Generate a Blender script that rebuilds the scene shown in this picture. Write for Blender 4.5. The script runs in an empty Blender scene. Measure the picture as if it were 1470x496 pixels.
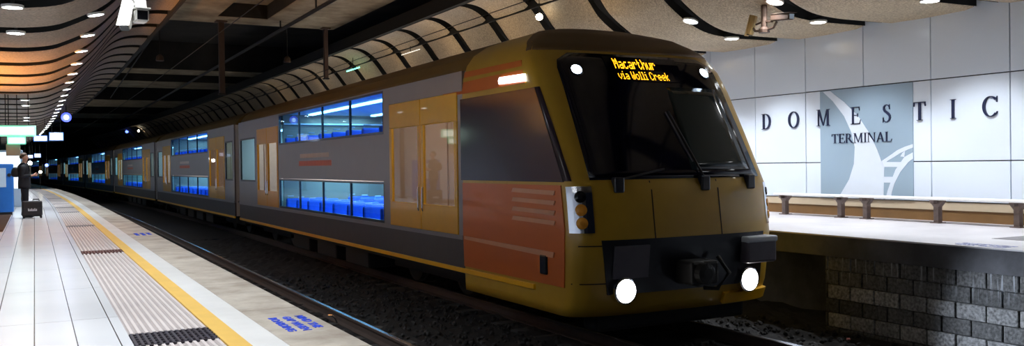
import bpy, bmesh, math, random
from mathutils import Vector, Matrix
random.seed(7)
PI = math.pi
Z0 = 2.25                     # rail head is the world's z = 0; heights below are measured from the camera
SC = bpy.context.scene
COL = SC.collection

# ------------------------------------------------------------------ materials
MATS = {}
def new_mat(name):
    m = bpy.data.materials.new(name); m.use_nodes = True
    nt = m.node_tree; b = nt.nodes['Principled BSDF']
    MATS[name] = m
    return m, nt, b
def N(nt, t, **kw):
    n = nt.nodes.new(t)
    for k, v in kw.items():
        if k in n.inputs: n.inputs[k].default_value = v
        else: setattr(n, k, v)
    return n
def rgba(c): return (c[0], c[1], c[2], 1.0)
def plain(name, col, rough=.5, metal=0., noise=.12, scale=6., bump=0., coat=0., spec=None):
    m, nt, b = new_mat(name)
    tc = N(nt, 'ShaderNodeTexCoord'); nz = N(nt, 'ShaderNodeTexNoise'); nz.inputs['Scale'].default_value = scale
    nz.inputs['Detail'].default_value = 4
    nt.links.new(tc.outputs['Object'], nz.inputs['Vector'])
    r = N(nt, 'ShaderNodeMapRange'); r.inputs['To Min'].default_value = 1-noise; r.inputs['To Max'].default_value = 1+noise
    nt.links.new(nz.outputs['Fac'], r.inputs['Value'])
    mx = N(nt, 'ShaderNodeVectorMath'); mx.operation = 'SCALE'; mx.inputs[0].default_value = col[:3]
    nt.links.new(r.outputs['Result'], mx.inputs['Scale'])
    nt.links.new(mx.outputs[0], b.inputs['Base Color'])
    b.inputs['Roughness'].default_value = rough; b.inputs['Metallic'].default_value = metal
    if coat: b.inputs['Coat Weight'].default_value = coat
    if spec is not None: b.inputs['Specular IOR Level'].default_value = spec
    if bump:
        bp = N(nt, 'ShaderNodeBump'); bp.inputs['Strength'].default_value = bump; bp.inputs['Distance'].default_value = .01
        n2 = N(nt, 'ShaderNodeTexNoise'); n2.inputs['Scale'].default_value = scale*9
        nt.links.new(tc.outputs['Object'], n2.inputs['Vector'])
        nt.links.new(n2.outputs['Fac'], bp.inputs['Height']); nt.links.new(bp.outputs[0], b.inputs['Normal'])
    return m
def glow(name, col, strength, base=(.8,.8,.8)):
    m, nt, b = new_mat(name)
    b.inputs['Base Color'].default_value = rgba(base)
    b.inputs['Emission Color'].default_value = rgba(col); b.inputs['Emission Strength'].default_value = strength
    return m
def tint_glass(name, col, gloss=.06, rough=.02):
    m = bpy.data.materials.new(name); m.use_nodes = True; nt = m.node_tree; nt.nodes.clear(); MATS[name] = m
    o = N(nt, 'ShaderNodeOutputMaterial'); mix = N(nt, 'ShaderNodeMixShader'); t = N(nt, 'ShaderNodeBsdfTransparent'); g = N(nt, 'ShaderNodeBsdfGlossy')
    t.inputs['Color'].default_value = rgba(col); g.inputs['Roughness'].default_value = rough; g.inputs['Color'].default_value = (1,1,1,1)
    mix.inputs['Fac'].default_value = gloss
    nt.links.new(t.outputs[0], mix.inputs[1]); nt.links.new(g.outputs[0], mix.inputs[2]); nt.links.new(mix.outputs[0], o.inputs['Surface'])
    return m

plain('white_tile', (.80,.80,.80), .16, noise=.05, scale=1.5)
def tile_floor():
    m, nt, b = new_mat('platform_tiles')
    tc = N(nt, 'ShaderNodeTexCoord'); sp = N(nt, 'ShaderNodeSeparateXYZ'); nt.links.new(tc.outputs['Object'], sp.inputs[0])
    def joint(out, off, pitch, w):
        a = N(nt, 'ShaderNodeMath'); a.operation='ADD'; a.inputs[1].default_value = off; nt.links.new(out, a.inputs[0])
        d = N(nt, 'ShaderNodeMath'); d.operation='DIVIDE'; d.inputs[1].default_value = pitch; nt.links.new(a.outputs[0], d.inputs[0])
        f = N(nt, 'ShaderNodeMath'); f.operation='FRACT'; nt.links.new(d.outputs[0], f.inputs[0])
        l = N(nt, 'ShaderNodeMath'); l.operation='LESS_THAN'; l.inputs[1].default_value = w/pitch; nt.links.new(f.outputs[0], l.inputs[0])
        return l.outputs[0]
    at = N(nt, 'ShaderNodeAttribute'); at.attribute_name = 'across'     # distance from the platform edge, so the joints follow the curve
    j1 = joint(at.outputs['Fac'], 3.055-.0, .2755, .009); j2 = joint(sp.outputs['Y'], 20.3, 2.2, .006)
    mx = N(nt, 'ShaderNodeMath'); mx.operation='MAXIMUM'; nt.links.new(j1, mx.inputs[0]); nt.links.new(j2, mx.inputs[1])
    nz = N(nt, 'ShaderNodeTexNoise'); nz.inputs['Scale'].default_value = 1.1; nt.links.new(tc.outputs['Object'], nz.inputs['Vector'])
    cr = N(nt, 'ShaderNodeMix'); cr.data_type='RGBA'; cr.inputs['A'].default_value=(.70,.71,.74,1); cr.inputs['B'].default_value=(.84,.84,.85,1)
    nt.links.new(nz.outputs['Fac'], cr.inputs['Factor'])
    c2 = N(nt, 'ShaderNodeMix'); c2.data_type='RGBA'; c2.inputs['B'].default_value=(.10,.09,.09,1)
    nt.links.new(cr.outputs['Result'], c2.inputs['A']); nt.links.new(mx.outputs[0], c2.inputs['Factor'])
    nt.links.new(c2.outputs['Result'], b.inputs['Base Color']); b.inputs['Roughness'].default_value = .22
tile_floor()
def stained(name, c1, c2, scale, rough, bump=.2, detail=6, lo=.35, hi=.65, stretch=(1,1,1)):
    m, nt, b = new_mat(name)
    tc = N(nt, 'ShaderNodeTexCoord'); mp = N(nt, 'ShaderNodeMapping'); mp.inputs['Scale'].default_value = stretch
    nz = N(nt, 'ShaderNodeTexNoise'); nz.inputs['Scale'].default_value=scale; nz.inputs['Detail'].default_value=detail; nz.inputs['Roughness'].default_value=.65
    nt.links.new(tc.outputs['Object'], mp.inputs[0]); nt.links.new(mp.outputs[0], nz.inputs['Vector'])
    r = N(nt, 'ShaderNodeMapRange'); r.inputs['From Min'].default_value=lo; r.inputs['From Max'].default_value=hi
    nt.links.new(nz.outputs['Fac'], r.inputs['Value'])
    cr = N(nt, 'ShaderNodeMix'); cr.data_type='RGBA'; cr.inputs['A'].default_value=rgba(c1); cr.inputs['B'].default_value=rgba(c2)
    nt.links.new(r.outputs['Result'], cr.inputs['Factor']); nt.links.new(cr.outputs['Result'], b.inputs['Base Color'])
    b.inputs['Roughness'].default_value = rough
    if bump:
        n2 = N(nt, 'ShaderNodeTexNoise'); n2.inputs['Scale'].default_value = scale*12; n2.inputs['Detail'].default_value=3
        nt.links.new(tc.outputs['Object'], n2.inputs['Vector'])
        bp = N(nt, 'ShaderNodeBump'); bp.inputs['Strength'].default_value=bump; bp.inputs['Distance'].default_value=.02
        nt.links.new(n2.outputs['Fac'], bp.inputs['Height']); nt.links.new(bp.outputs[0], b.inputs['Normal'])
    return m
stained('coping_concrete', (.30,.25,.20), (.52,.47,.40), 1.6, .7, .15)
stained('coping_white', (.70,.69,.67), (.80,.79,.77), 1.2, .35, 0)
stained('far_platform_top', (.46,.44,.46), (.60,.575,.59), .8, .4, 0)
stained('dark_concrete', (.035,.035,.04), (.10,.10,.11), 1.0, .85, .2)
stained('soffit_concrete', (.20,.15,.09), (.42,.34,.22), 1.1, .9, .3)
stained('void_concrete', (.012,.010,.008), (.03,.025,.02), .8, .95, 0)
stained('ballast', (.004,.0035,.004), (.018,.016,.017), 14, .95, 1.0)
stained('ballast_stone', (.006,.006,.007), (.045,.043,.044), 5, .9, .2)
stained('sleeper_concrete', (.02,.019,.018), (.06,.057,.055), 3, .9, .2)
plain('tactile_rib', (.58,.52,.50), .5, noise=.1, scale=3)
plain('tactile_base', (.34,.30,.29), .7, noise=.2, scale=3)
plain('grate_dark', (.025,.02,.03), .5, noise=.3, scale=9)
plain('grate_rust', (.10,.035,.03), .6, noise=.4, scale=9)
plain('grate_grey', (.26,.25,.26), .6, noise=.2, scale=9)
plain('yellow_line', (.72,.45,.10), .5, noise=.12, scale=5)
plain('blue_paint', (.015,.06,.62), .6, noise=.5, scale=30)
plain('faded_blue_paint', (.36,.38,.62), .6, noise=.3, scale=30)
plain('rail_steel', (.62,.63,.68), .25, metal=1., noise=.1)
plain('rail_side', (.045,.03,.025), .8, noise=.3)
def canopy_mat(name, c):
    m, nt, b = new_mat(name)
    tc = N(nt, 'ShaderNodeTexCoord'); v = N(nt, 'ShaderNodeTexNoise'); v.inputs['Scale'].default_value = 32; v.inputs['Detail'].default_value=2
    n2 = N(nt, 'ShaderNodeTexNoise'); n2.inputs['Scale'].default_value=.9
    nt.links.new(tc.outputs['Object'], v.inputs['Vector']); nt.links.new(tc.outputs['Object'], n2.inputs['Vector'])
    r = N(nt, 'ShaderNodeMapRange'); r.inputs['From Min'].default_value=.3; r.inputs['From Max'].default_value=.7; r.inputs['To Min'].default_value=.55; r.inputs['To Max'].default_value=1.3
    nt.links.new(v.outputs['Fac'], r.inputs['Value'])
    r2 = N(nt, 'ShaderNodeMapRange'); r2.inputs['To Min'].default_value=.8; r2.inputs['To Max'].default_value=1.2; nt.links.new(n2.outputs['Fac'], r2.inputs['Value'])
    mu = N(nt, 'ShaderNodeMath'); mu.operation='MULTIPLY'; nt.links.new(r.outputs[0], mu.inputs[0]); nt.links.new(r2.outputs[0], mu.inputs[1])
    s = N(nt, 'ShaderNodeVectorMath'); s.operation='SCALE'; s.inputs[0].default_value=c; nt.links.new(mu.outputs[0], s.inputs['Scale'])
    nt.links.new(s.outputs[0], b.inputs['Base Color']); b.inputs['Roughness'].default_value=.6
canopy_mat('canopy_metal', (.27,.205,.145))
canopy_mat('canopy_warm_lit', (.40,.31,.20))  # same metal, with the warm uplighting put into its colour
plain('slot_black', (.006,.006,.006), .9, noise=0)
plain('wall_panel', (.70,.77,.88), .18, noise=.03, scale=.7)
plain('joint_dark', (.03,.035,.05), .8, noise=0)
plain('plinth_brown', (.17,.085,.025), .6, noise=.25, scale=3)
plain('plinth_beige', (.50,.40,.28), .6, noise=.1)
plain('art_blue', (.27,.36,.45), .3, noise=.05, scale=1.5)
plain('art_white', (.66,.72,.82), .3, noise=.03)
plain('letter_ink', (.006,.012,.05), .4, noise=0)
plain('bench_white', (.86,.86,.86), .35, noise=.03)
plain('bench_leg', (.17,.13,.12), .45, metal=.4, noise=.3, scale=20)
plain('dark_metal', (.02,.018,.016), .6, metal=.3, noise=.2)
plain('brown_metal', (.085,.05,.035), .5, metal=.3, noise=.2)
plain('white_housing', (.82,.80,.75), .4, noise=.05)
plain('lens_black', (.01,.01,.012), .1, noise=0)
plain('camera_tan', (.50,.34,.14), .5, noise=.1)
# train
plain('train_yellow', (.56,.33,.03), .35, noise=.15, scale=2.5, coat=.3)
plain('train_door_yellow', (.86,.44,.01), .35, noise=.06, coat=.3)
plain('train_roof', (.17,.10,.02), .55, noise=.25, scale=1.5)
plain('train_silver', (.31,.295,.30), .42, metal=.5, noise=.06, scale=3)
plain('train_orange', (.66,.15,.02), .4, noise=.1, scale=2, coat=.3)
plain('train_orange_pale', (.75,.36,.20), .4, noise=.1)
plain('train_skirt', (.075,.068,.066), .55, noise=.15)
plain('train_stripe', (.95,.50,.01), .35, noise=.05)
plain('train_black', (.008,.008,.014), .3, noise=0, coat=.4)
plain('roof_cap_brown', (.15,.08,.025), .5, noise=.2, scale=2)
plain('mask_black', (.004,.004,.012), .07, noise=0)
plain('screen_glass', (.016,.030,.034), .08, noise=0)
plain('cab_window', (.03,.02,.03), .12, noise=.3, scale=2)
plain('seam_dark', (.03,.018,.004), .7, noise=0)
plain('pod_grey', (.11,.10,.12), .4, noise=.15, scale=8)
plain('chrome', (.75,.76,.80), .15, metal=1., noise=0)
plain('amber', (.9,.38,.04), .2, noise=0)
plain('rubber', (.010,.010,.011), .8, noise=0)
plain('interior_white', (.80,.80,.78), .5, noise=.04)
plain('interior_cream', (.34,.24,.17), .5, noise=.08)
plain('interior_floor', (.16,.17,.20), .6, noise=.1)
plain('seat_blue', (.02,.12,.70), .7, noise=.25, scale=12)
plain('seat_frame', (.55,.58,.62), .35, noise=.05)
plain('logo_red', (.62,.14,.07), .5, noise=.2, scale=10)
plain('logo_pale', (.66,.55,.48), .5, noise=.1)
tint_glass('window_blue', (.46,.80,1.0), .07)
tint_glass('window_pale', (.62,.82,.92), .06)
tint_glass('window_clear', (.80,.76,.72), .08)
glow('tube_white', (.85,.94,1.0), 7.)
glow('lamp_cool', (.90,.95,1.0), 26.)
glow('head_lamp', (1.0,.96,.92), 14.)
glow('marker_lamp', (.62,.78,1.0), 22.)
glow('led_amber', (1.0,.42,.01), 2.8, (.1,.05,0))
glow('screen_lit', (.50,.60,1.0), 1.5)
glow('side_reflection', (.80,.86,1.0), 4.)
glow('exit_green', (.02,.62,.36), 1.2)
glow('exit_white', (.72,1.0,.88), 2.2)
glow('blue_halo', (.03,.06,1.0), 3.)
glow('signal_blue', (.10,.17,1.0), 5.)
glow('warm_lamp', (1.0,.86,.62), 18.)
glow('teal_lamp', (.10,1.0,.66), 4.)
plain('board_beige', (.50,.48,.38), .6, noise=.1)
plain('machine_blue', (.02,.16,.55), .35, noise=.1)
plain('machine_light', (.55,.70,.86), .3, noise=.05)
plain('pit_brown', (.10,.05,.025), .7, noise=.5, scale=10)
plain('suit_black', (.010,.011,.018), .8, noise=.2, scale=20)
plain('skin', (.52,.27,.19), .5, noise=.05)
plain('hair_brown', (.10,.05,.03), .6, noise=.2, scale=40)
plain('shirt_white', (.75,.77,.82), .7, noise=.03)
plain('case_black', (.012,.012,.015), .55, noise=.2, scale=20)
plain('phone_pale', (.6,.6,.6), .3, noise=.05)

# ------------------------------------------------------------------ geometry helpers
def bend(y):
    """the station runs straight, then swings gently to the left beyond 30 m"""
    return 0. if y <= 30 else -4.6e-4*(min(y, 190)-30)**2
ORIGIN = {}
class MB:
    def __init__(s): s.v=[]; s.f=[]; s.attr=None
    def add(s, vs, fs):
        o=len(s.v); s.v += [tuple(map(float,p)) for p in vs]; s.f += [tuple(o+i for i in f) for f in fs]; return s
    def box(s, x0,x1,y0,y1,z0,z1):
        return s.add([(x0,y0,z0),(x1,y0,z0),(x1,y1,z0),(x0,y1,z0),(x0,y0,z1),(x1,y0,z1),(x1,y1,z1),(x0,y1,z1)],
                     [(0,3,2,1),(4,5,6,7),(0,1,5,4),(1,2,6,5),(2,3,7,6),(3,0,4,7)])
    def cbox(s, x0,x1,y0,y1,z0,z1,b=.02):
        """box with chamfered long edges (profile in XZ chamfered, and end insets)"""
        b=min(b,(x1-x0)*.4,(z1-z0)*.4,(y1-y0)*.4)
        bm=bmesh.new(); bmesh.ops.create_cube(bm,size=1)
        for v in bm.verts: v.co=Vector(((x0+x1)/2+v.co.x*(x1-x0),(y0+y1)/2+v.co.y*(y1-y0),(z0+z1)/2+v.co.z*(z1-z0)))
        bmesh.ops.bevel(bm,geom=bm.edges[:],offset=b,segments=2,affect='EDGES',profile=.5)
        s.bm(bm); return s
    def bm(s, bm, M=None):
        bm.verts.index_update(); vs=[(M@v.co if M else v.co) for v in bm.verts]
        s.add([tuple(v) for v in vs],[tuple(v.index for v in f.verts) for f in bm.faces]); bm.free(); return s
    def prism(s, pts, fn, d0, d1):
        """polygon pts (2-D) extruded: fn(u,v,d)->3-D"""
        n=len(pts); a=[fn(u,v,d0) for u,v in pts]; b=[fn(u,v,d1) for u,v in pts]
        return s.add(a+b,[tuple(range(n)),tuple(reversed(range(n,2*n)))]+[(i,i+n,(i+1)%n+n,(i+1)%n) for i in range(n)])
    def tube(s, path, r, seg=8, cap=True):
        P=[Vector(p) for p in path]; rs=r if isinstance(r,(list,tuple)) else [r]*len(P); rings=[]; 
        up=Vector((0,0,1))
        for i,p in enumerate(P):
            t=(P[min(i+1,len(P)-1)]-P[max(i-1,0)]).normalized()
            a=t.cross(up if abs(t.z)<.95 else Vector((1,0,0))).normalized(); b=t.cross(a).normalized()
            rings.append([p+a*rs[i]*math.cos(2*PI*k/seg)+b*rs[i]*math.sin(2*PI*k/seg) for k in range(seg)])
        vs=[q for ring in rings for q in ring]; fs=[]
        for i in range(len(P)-1):
            for k in range(seg): fs.append((i*seg+k,i*seg+(k+1)%seg,(i+1)*seg+(k+1)%seg,(i+1)*seg+k))
        if cap: fs += [tuple(range(seg)), tuple(reversed(range((len(P)-1)*seg,len(P)*seg)))]
        return s.add(vs,fs)
    def lathe(s, prof, c, axis=(0,0,1), seg=20):
        """prof: (radius, height) pairs round an axis through c"""
        ax=Vector(axis).normalized(); a=ax.cross(Vector((0,1,0)) if abs(ax.y)<.9 else Vector((1,0,0))).normalized(); b=ax.cross(a)
        c=Vector(c); vs=[]; fs=[]
        for r,h in prof:
            for k in range(seg): vs.append(c+ax*h+(a*math.cos(2*PI*k/seg)+b*math.sin(2*PI*k/seg))*r)
        for i in range(len(prof)-1):
            for k in range(seg): fs.append((i*seg+k,i*seg+(k+1)%seg,(i+1)*seg+(k+1)%seg,(i+1)*seg+k))
        fs.append(tuple(range(seg))); fs.append(tuple(reversed(range((len(prof)-1)*seg,len(prof)*seg))))
        return s.add(vs,fs)
    def build(s, name, mat, parent=None, bent=False, smooth=False, origin=None, fix=True):
        o3=ORIGIN[parent] if parent is not None else (Vector(origin) if origin is not None else Vector((0,0,0)))
        vs=[]
        for x,y,z in s.v:
            if bent: x+=bend(y)
            vs.append((x-o3.x,y-o3.y,z-o3.z))
        me=bpy.data.meshes.new(name); me.from_pydata(vs,[],s.f); me.validate()
        if fix:
            bm=bmesh.new(); bm.from_mesh(me); bmesh.ops.recalc_face_normals(bm,faces=bm.faces); bm.to_mesh(me); bm.free()
        if s.attr is not None:
            at=me.attributes.new('across' if s.attr[0]=='across' else s.attr[0],'FLOAT','POINT')
            for i,a in enumerate(s.attr[1]): at.data[i].value=a
        me.materials.append(MATS[mat])
        if smooth:
            for p in me.polygons: p.use_smooth=True
        o=bpy.data.objects.new(name,me); COL.objects.link(o)
        if parent is not None: o.parent=parent
        else: o.location=(o3.x,o3.y,o3.z+Z0)
        ORIGIN[o]=o3.copy()
        return o
def thing(name, label, cat, loc, group=None):
    o=bpy.data.objects.new(name,None); COL.objects.link(o); o.empty_display_size=.2
    o.location=(loc[0],loc[1],loc[2]+Z0); ORIGIN[o]=Vector(loc); return tag(o,label,cat,group)
def tag(o, label, cat, group=None, kind=None):
    o['label']=label; o['category']=cat
    if group: o['group']=group
    if kind: o['kind']=kind
    return o
def struct(o): o['kind']='structure'; return o
def copy_tree(o, parent=None):
    c=o.copy(); COL.objects.link(c)
    if parent is not None: c.parent=parent
    ORIGIN[c]=ORIGIN.get(o,Vector((0,0,0)))
    for ch in list(o.children): copy_tree(ch,c)
    return c
def yrange(y0,y1,step=2.):
    n=max(1,int(math.ceil((y1-y0)/step))); return [y0+(y1-y0)*i/n for i in range(n+1)]
def extrude_profile(mb, prof, ys, closed=True):
    """prof (x,z) pairs swept along Y through stations ys"""
    n=len(prof); vs=[(x,y,z) for y in ys for x,z in prof]; fs=[]
    for i in range(len(ys)-1):
        for k in range(n if closed else n-1): fs.append((i*n+k,i*n+(k+1)%n,(i+1)*n+(k+1)%n,(i+1)*n+k))
    if closed: fs += [tuple(range(n)),tuple(reversed(range((len(ys)-1)*n,len(ys)*n)))]
    return mb.add(vs,fs)
ORD=['first','second','third','fourth','fifth','sixth','seventh','eighth','ninth','tenth','eleventh','twelfth','thirteenth','fourteenth','fifteenth','sixteenth','seventeenth','eighteenth','nineteenth','twentieth']+['twenty-'+w for w in ['first','second','third','fourth','fifth','sixth','seventh','eighth','ninth']]+['thirtieth']+['thirty-'+w for w in ['first','second','third','fourth','fifth','sixth','seventh','eighth','ninth']]

# ------------------------------------------------------------------ setting: platforms, track bed, walls, ceiling
PZ=-1.25; FZ=-1.06; RZ=-2.25; BZ=-2.42
YN,YF=-6.,150.
ys=yrange(YN,YF,2.)
mb=MB(); extrude_profile(mb,[(-2.4,PZ-.2),(-2.4,PZ),(.607,PZ),(.607,PZ-.2)],ys)
mb.attr=('across',[v[0] for v in mb.v])
struct(mb.build('station_platform','platform_tiles',bent=True))
mb=MB(); extrude_profile(mb,[(1.336,PZ-.2),(1.336,PZ),(1.565,PZ),(1.565,PZ-.2)],ys); struct(mb.build('platform_edge_tile','coping_white',bent=True))
mb=MB()
y=YN
while y<YF:                                                   # coping slabs with open joints
    y1=min(y+2.0,YF); extrude_profile(mb,[(1.567,PZ-.22),(1.567,PZ),(2.06,PZ),(2.06,PZ-.22)],yrange(y,y1-.012,1.)); y=y1
struct(mb.build('platform_coping','coping_concrete',bent=True))
mb=MB(); extrude_profile(mb,[(-2.4,PZ-.25),(2.0,PZ-.25),(2.0,BZ-.3),(-2.4,BZ-.3)],ys); extrude_profile(mb,[(.6,PZ-.2),(1.6,PZ-.2),(1.6,PZ-.27),(.6,PZ-.27)],ys)
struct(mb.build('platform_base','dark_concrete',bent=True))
# ribbed tactile strip: panels between the drain grates
mb=MB(); rb=MB()
grates=[-.6,7.08,15.05,22.4,30.0,34.0,38.0,45.6,53.2]
extrude_profile(mb,[(.607,PZ-.2),(.607,PZ-.012),(1.19,PZ-.012),(1.19,PZ-.2)],yrange(YN,110,2.))
mb.build('tactile_base','tactile_base',bent=True)['kind']='structure'
segs=[]; y=YN
for g in grates: segs.append((y,g-.27)); y=g+.27
segs.append((y,110))
for a,b in segs:
    for i in range(11):
        x=.62+i*.0527; extrude_profile(rb,[(x,PZ-.014),(x+.006,PZ+.004),(x+.028,PZ+.004),(x+.034,PZ-.014)],yrange(a,b,3.))
tag(rb.build('tactile_strip','tactile_rib',bent=True),'long ribbed beige tactile strip set in the platform beside the yellow line','tactile strip')
for i,g in enumerate(grates[1:]):
    r=MB()
    for k in range(14):
        x=.612+k*.0412; r.add([(x,g-.26,PZ-.014),(x+.026,g-.26,PZ-.014),(x+.026,g+.26,PZ-.014),(x,g+.26,PZ-.014),(x+.004,g-.26,PZ+.006),(x+.022,g-.26,PZ+.006),(x+.022,g+.26,PZ+.006),(x+.004,g+.26,PZ+.006)],[(0,3,2,1),(4,5,6,7),(0,1,5,4),(1,2,6,5),(2,3,7,6),(3,0,4,7)])
    for k in range(6): yy=g-.25+k*.096; r.box(.61,1.188,yy,yy+.02,PZ-.014,PZ+.002)
    lab=['black drain grate in the ribbed strip, nearest the camera','rust brown drain grate across the ribbed strip, second from the camera'][i] if i<2 else 'grey drain grate across the ribbed strip, %s from the camera'%ORD[i]
    tag(r.build('drain_grate',['grate_dark','grate_rust'][i] if i<2 else 'grate_grey',bent=True,origin=(0,0,0)),lab,'drain grate','drain grates in the tactile strip')
mb=MB(); extrude_profile(mb,[(1.19,PZ-.2),(1.19,PZ+.003),(1.336,PZ+.003),(1.336,PZ-.2)],yrange(YN,YF,2.))
tag(mb.build('safety_line','yellow_line',bent=True),'yellow safety line running along the white platform','line')

# far platform
FE=10.0
mb=MB(); extrude_profile(mb,[(FE,FZ-.3),(FE,FZ),(14.2,FZ),(14.2,FZ-.3)],yrange(-2,90,2.)); struct(mb.build('station_platform','far_platform_top',bent=True))
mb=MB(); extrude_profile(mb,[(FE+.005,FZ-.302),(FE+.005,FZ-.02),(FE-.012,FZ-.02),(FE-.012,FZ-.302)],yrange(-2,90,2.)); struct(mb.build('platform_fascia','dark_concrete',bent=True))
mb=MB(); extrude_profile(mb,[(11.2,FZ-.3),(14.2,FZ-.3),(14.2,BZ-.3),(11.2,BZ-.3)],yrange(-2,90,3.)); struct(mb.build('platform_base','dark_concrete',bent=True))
# blockwork under the far platform: individual blocks in one wall mesh
def block_mat():
    m,nt,b=new_mat('blockwork')
    tc=N(nt,'ShaderNodeTexCoord'); at=N(nt,'ShaderNodeAttribute'); at.attribute_name='tone'
    nz=N(nt,'ShaderNodeTexNoise'); nz.inputs['Scale'].default_value=28; nz.inputs['Detail'].default_value=5; nt.links.new(tc.outputs['Object'],nz.inputs['Vector'])
    # pale lime streaks that run down from the coping
    mp=N(nt,'ShaderNodeMapping'); mp.inputs['Scale'].default_value=(1,22,1.4); nt.links.new(tc.outputs['Object'],mp.inputs[0])
    st=N(nt,'ShaderNodeTexNoise'); st.inputs['Scale'].default_value=1.; st.inputs['Detail'].default_value=3; nt.links.new(mp.outputs[0],st.inputs['Vector'])
    bl=N(nt,'ShaderNodeTexNoise'); bl.inputs['Scale'].default_value=1.3; nt.links.new(tc.outputs['Object'],bl.inputs['Vector'])
    sp=N(nt,'ShaderNodeSeparateXYZ'); nt.links.new(tc.outputs['Object'],sp.inputs[0])
    zr=N(nt,'ShaderNodeMapRange'); zr.inputs['From Min'].default_value=-1.75; zr.inputs['From Max'].default_value=-1.38; nt.links.new(sp.outputs['Z'],zr.inputs['Value'])
    sr=N(nt,'ShaderNodeMapRange'); sr.inputs['From Min'].default_value=.56; sr.inputs['From Max'].default_value=.66; nt.links.new(st.outputs['Fac'],sr.inputs['Value'])
    m1=N(nt,'ShaderNodeMath'); m1.operation='MULTIPLY'; nt.links.new(zr.outputs[0],m1.inputs[0]); nt.links.new(sr.outputs[0],m1.inputs[1])
    nr=N(nt,'ShaderNodeMapRange'); nr.inputs['From Min'].default_value=.3; nr.inputs['From Max'].default_value=.7; nr.inputs['To Min'].default_value=.35; nr.inputs['To Max'].default_value=1.5; nt.links.new(nz.outputs['Fac'],nr.inputs['Value'])
    mu=N(nt,'ShaderNodeMath'); mu.operation='MULTIPLY'; nt.links.new(at.outputs['Fac'],mu.inputs[0]); nt.links.new(nr.outputs[0],mu.inputs[1])
    cb=N(nt,'ShaderNodeCombineColor'); 
    for k in range(3): nt.links.new(mu.outputs[0],cb.inputs[k])
    mx=N(nt,'ShaderNodeMix'); mx.data_type='RGBA'; mx.inputs['B'].default_value=(.34,.36,.39,1); nt.links.new(cb.outputs[0],mx.inputs['A']); nt.links.new(m1.outputs[0],mx.inputs['Factor'])
    nt.links.new(mx.outputs['Result'],b.inputs['Base Color']); b.inputs['Roughness'].default_value=.85
    bp=N(nt,'ShaderNodeBump'); bp.inputs['Strength'].default_value=.5; bp.inputs['Distance'].default_value=.02; nt.links.new(nz.outputs['Fac'],bp.inputs['Height']); nt.links.new(bp.outputs[0],b.inputs['Normal'])
block_mat()
mb=MB(); tones=[]
for row in range(6):
    zt=-1.365-row*.202; zb=zt-.193
    y=3.9-(.2 if row%2 else 0)
    while y<9.2:
        y0=max(y,3.9); y1=min(y+.396,9.2)
        rough=(row in (2,4)) and 4.<y<8.95
        t=(random.uniform(.17,.30) if rough else random.uniform(.055,.10)); 
        if row==0: t=random.uniform(.07,.14)
        d=random.uniform(0,.012)+(.012 if rough else 0)
        n0=len(mb.v); mb.cbox(10.03-d,10.25,y0+.004,y1-.004,zb,zt,.012); tones += [t]*(len(mb.v)-n0)
        y+=.404
n0=len(mb.v); mb.box(10.045,10.3,3.9,9.19,-2.7,FZ-.3); tones += [.03]*(len(mb.v)-n0)
mb.attr=('tone',tones)
struct(mb.build('platform_block_wall','blockwork'))

# track bed
mb=MB(); nx=70; ny=120; xs=[2.0+(11.2-2.0)*i/nx for i in range(nx+1)]; yy=[2+30*(j/ny)**1.15 for j in range(ny+1)]
R2=random.Random(3)
mb.add([(x,y,BZ+R2.uniform(-.035,.035)) for y in yy for x in xs],[(j*(nx+1)+i,j*(nx+1)+i+1,(j+1)*(nx+1)+i+1,(j+1)*(nx+1)+i) for j in range(ny) for i in range(nx)])
xs=[2.0,5,8,11.2]; yb=yrange(32,150,3.); o=len(xs)
mb.add([(x+bend(y),y,BZ) for y in yb for x in xs],[(j*o+i,j*o+i+1,(j+1)*o+i+1,(j+1)*o+i) for j in range(len(yb)-1) for i in range(o-1)])
mb.add([(2,-6,BZ),(11.2,-6,BZ),(11.2,2,BZ),(2,2,BZ)],[(0,1,2,3)])
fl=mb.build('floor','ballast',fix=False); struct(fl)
mb=MB()
ico=bmesh.new(); bmesh.ops.create_icosphere(ico,subdivisions=1,radius=1); IV=[v.co.copy() for v in ico.verts]; IFc=[tuple(v.index for v in f.verts) for f in ico.faces]; ico.free()
for k in range(5200):
    y=3.5+R2.random()**1.6*16; x=R2.uniform(4.0,9.9)
    if min(abs(x-4.15),abs(x-6.58),abs(x-8.2))<.14 or (x<4.65 and abs((y-4.2+.33)%.66-.33)<.19) or (6.1<x<8.7 and abs((y-4.2+.33)%.66-.33)<.19): continue
    r=R2.uniform(.018,.042); M=Matrix.Rotation(R2.uniform(0,6),3,(R2.uniform(-1,1),R2.uniform(-1,1),1))
    mb.add([Vector((x,y,BZ+.02))+M@Vector((v.x*r*R2.uniform(.8,1.3),v.y*r*R2.uniform(.7,1.1),v.z*r*R2.uniform(.6,1.))) for v in IV],IFc)
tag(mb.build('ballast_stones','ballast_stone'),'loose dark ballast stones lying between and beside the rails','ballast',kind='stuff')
def rail(x,lab):
    prof=[(-.075,RZ-.159),(.075,RZ-.159),(.075,RZ-.148),(.012,RZ-.13),(.010,RZ-.045),(.034,RZ-.035),(.034,RZ-.008),(.026,RZ),(-.026,RZ),(-.034,RZ-.008),(-.034,RZ-.035),(-.010,RZ-.045),(-.012,RZ-.13),(-.075,RZ-.148)]
    m=MB(); extrude_profile(m,[(x+a,b) for a,b in prof],yrange(-5,120,2.5))
    r=m.build('rail','rail_side',bent=True); tag(r,lab,'rail','running rails')
    h=MB(); extrude_profile(h,[(x-.030,RZ-.006),(x-.024,RZ+.003),(x+.024,RZ+.003),(x+.030,RZ-.006)],yrange(-5,120,2.5)); h.build('rail_head','rail_steel',r,bent=True)['label']='shiny worn steel running surface'
rail(2.55,'rail close under the edge of the near white platform')
rail(4.15,'shiny rail of the empty track next to the ballast strip by the near platform')
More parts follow.
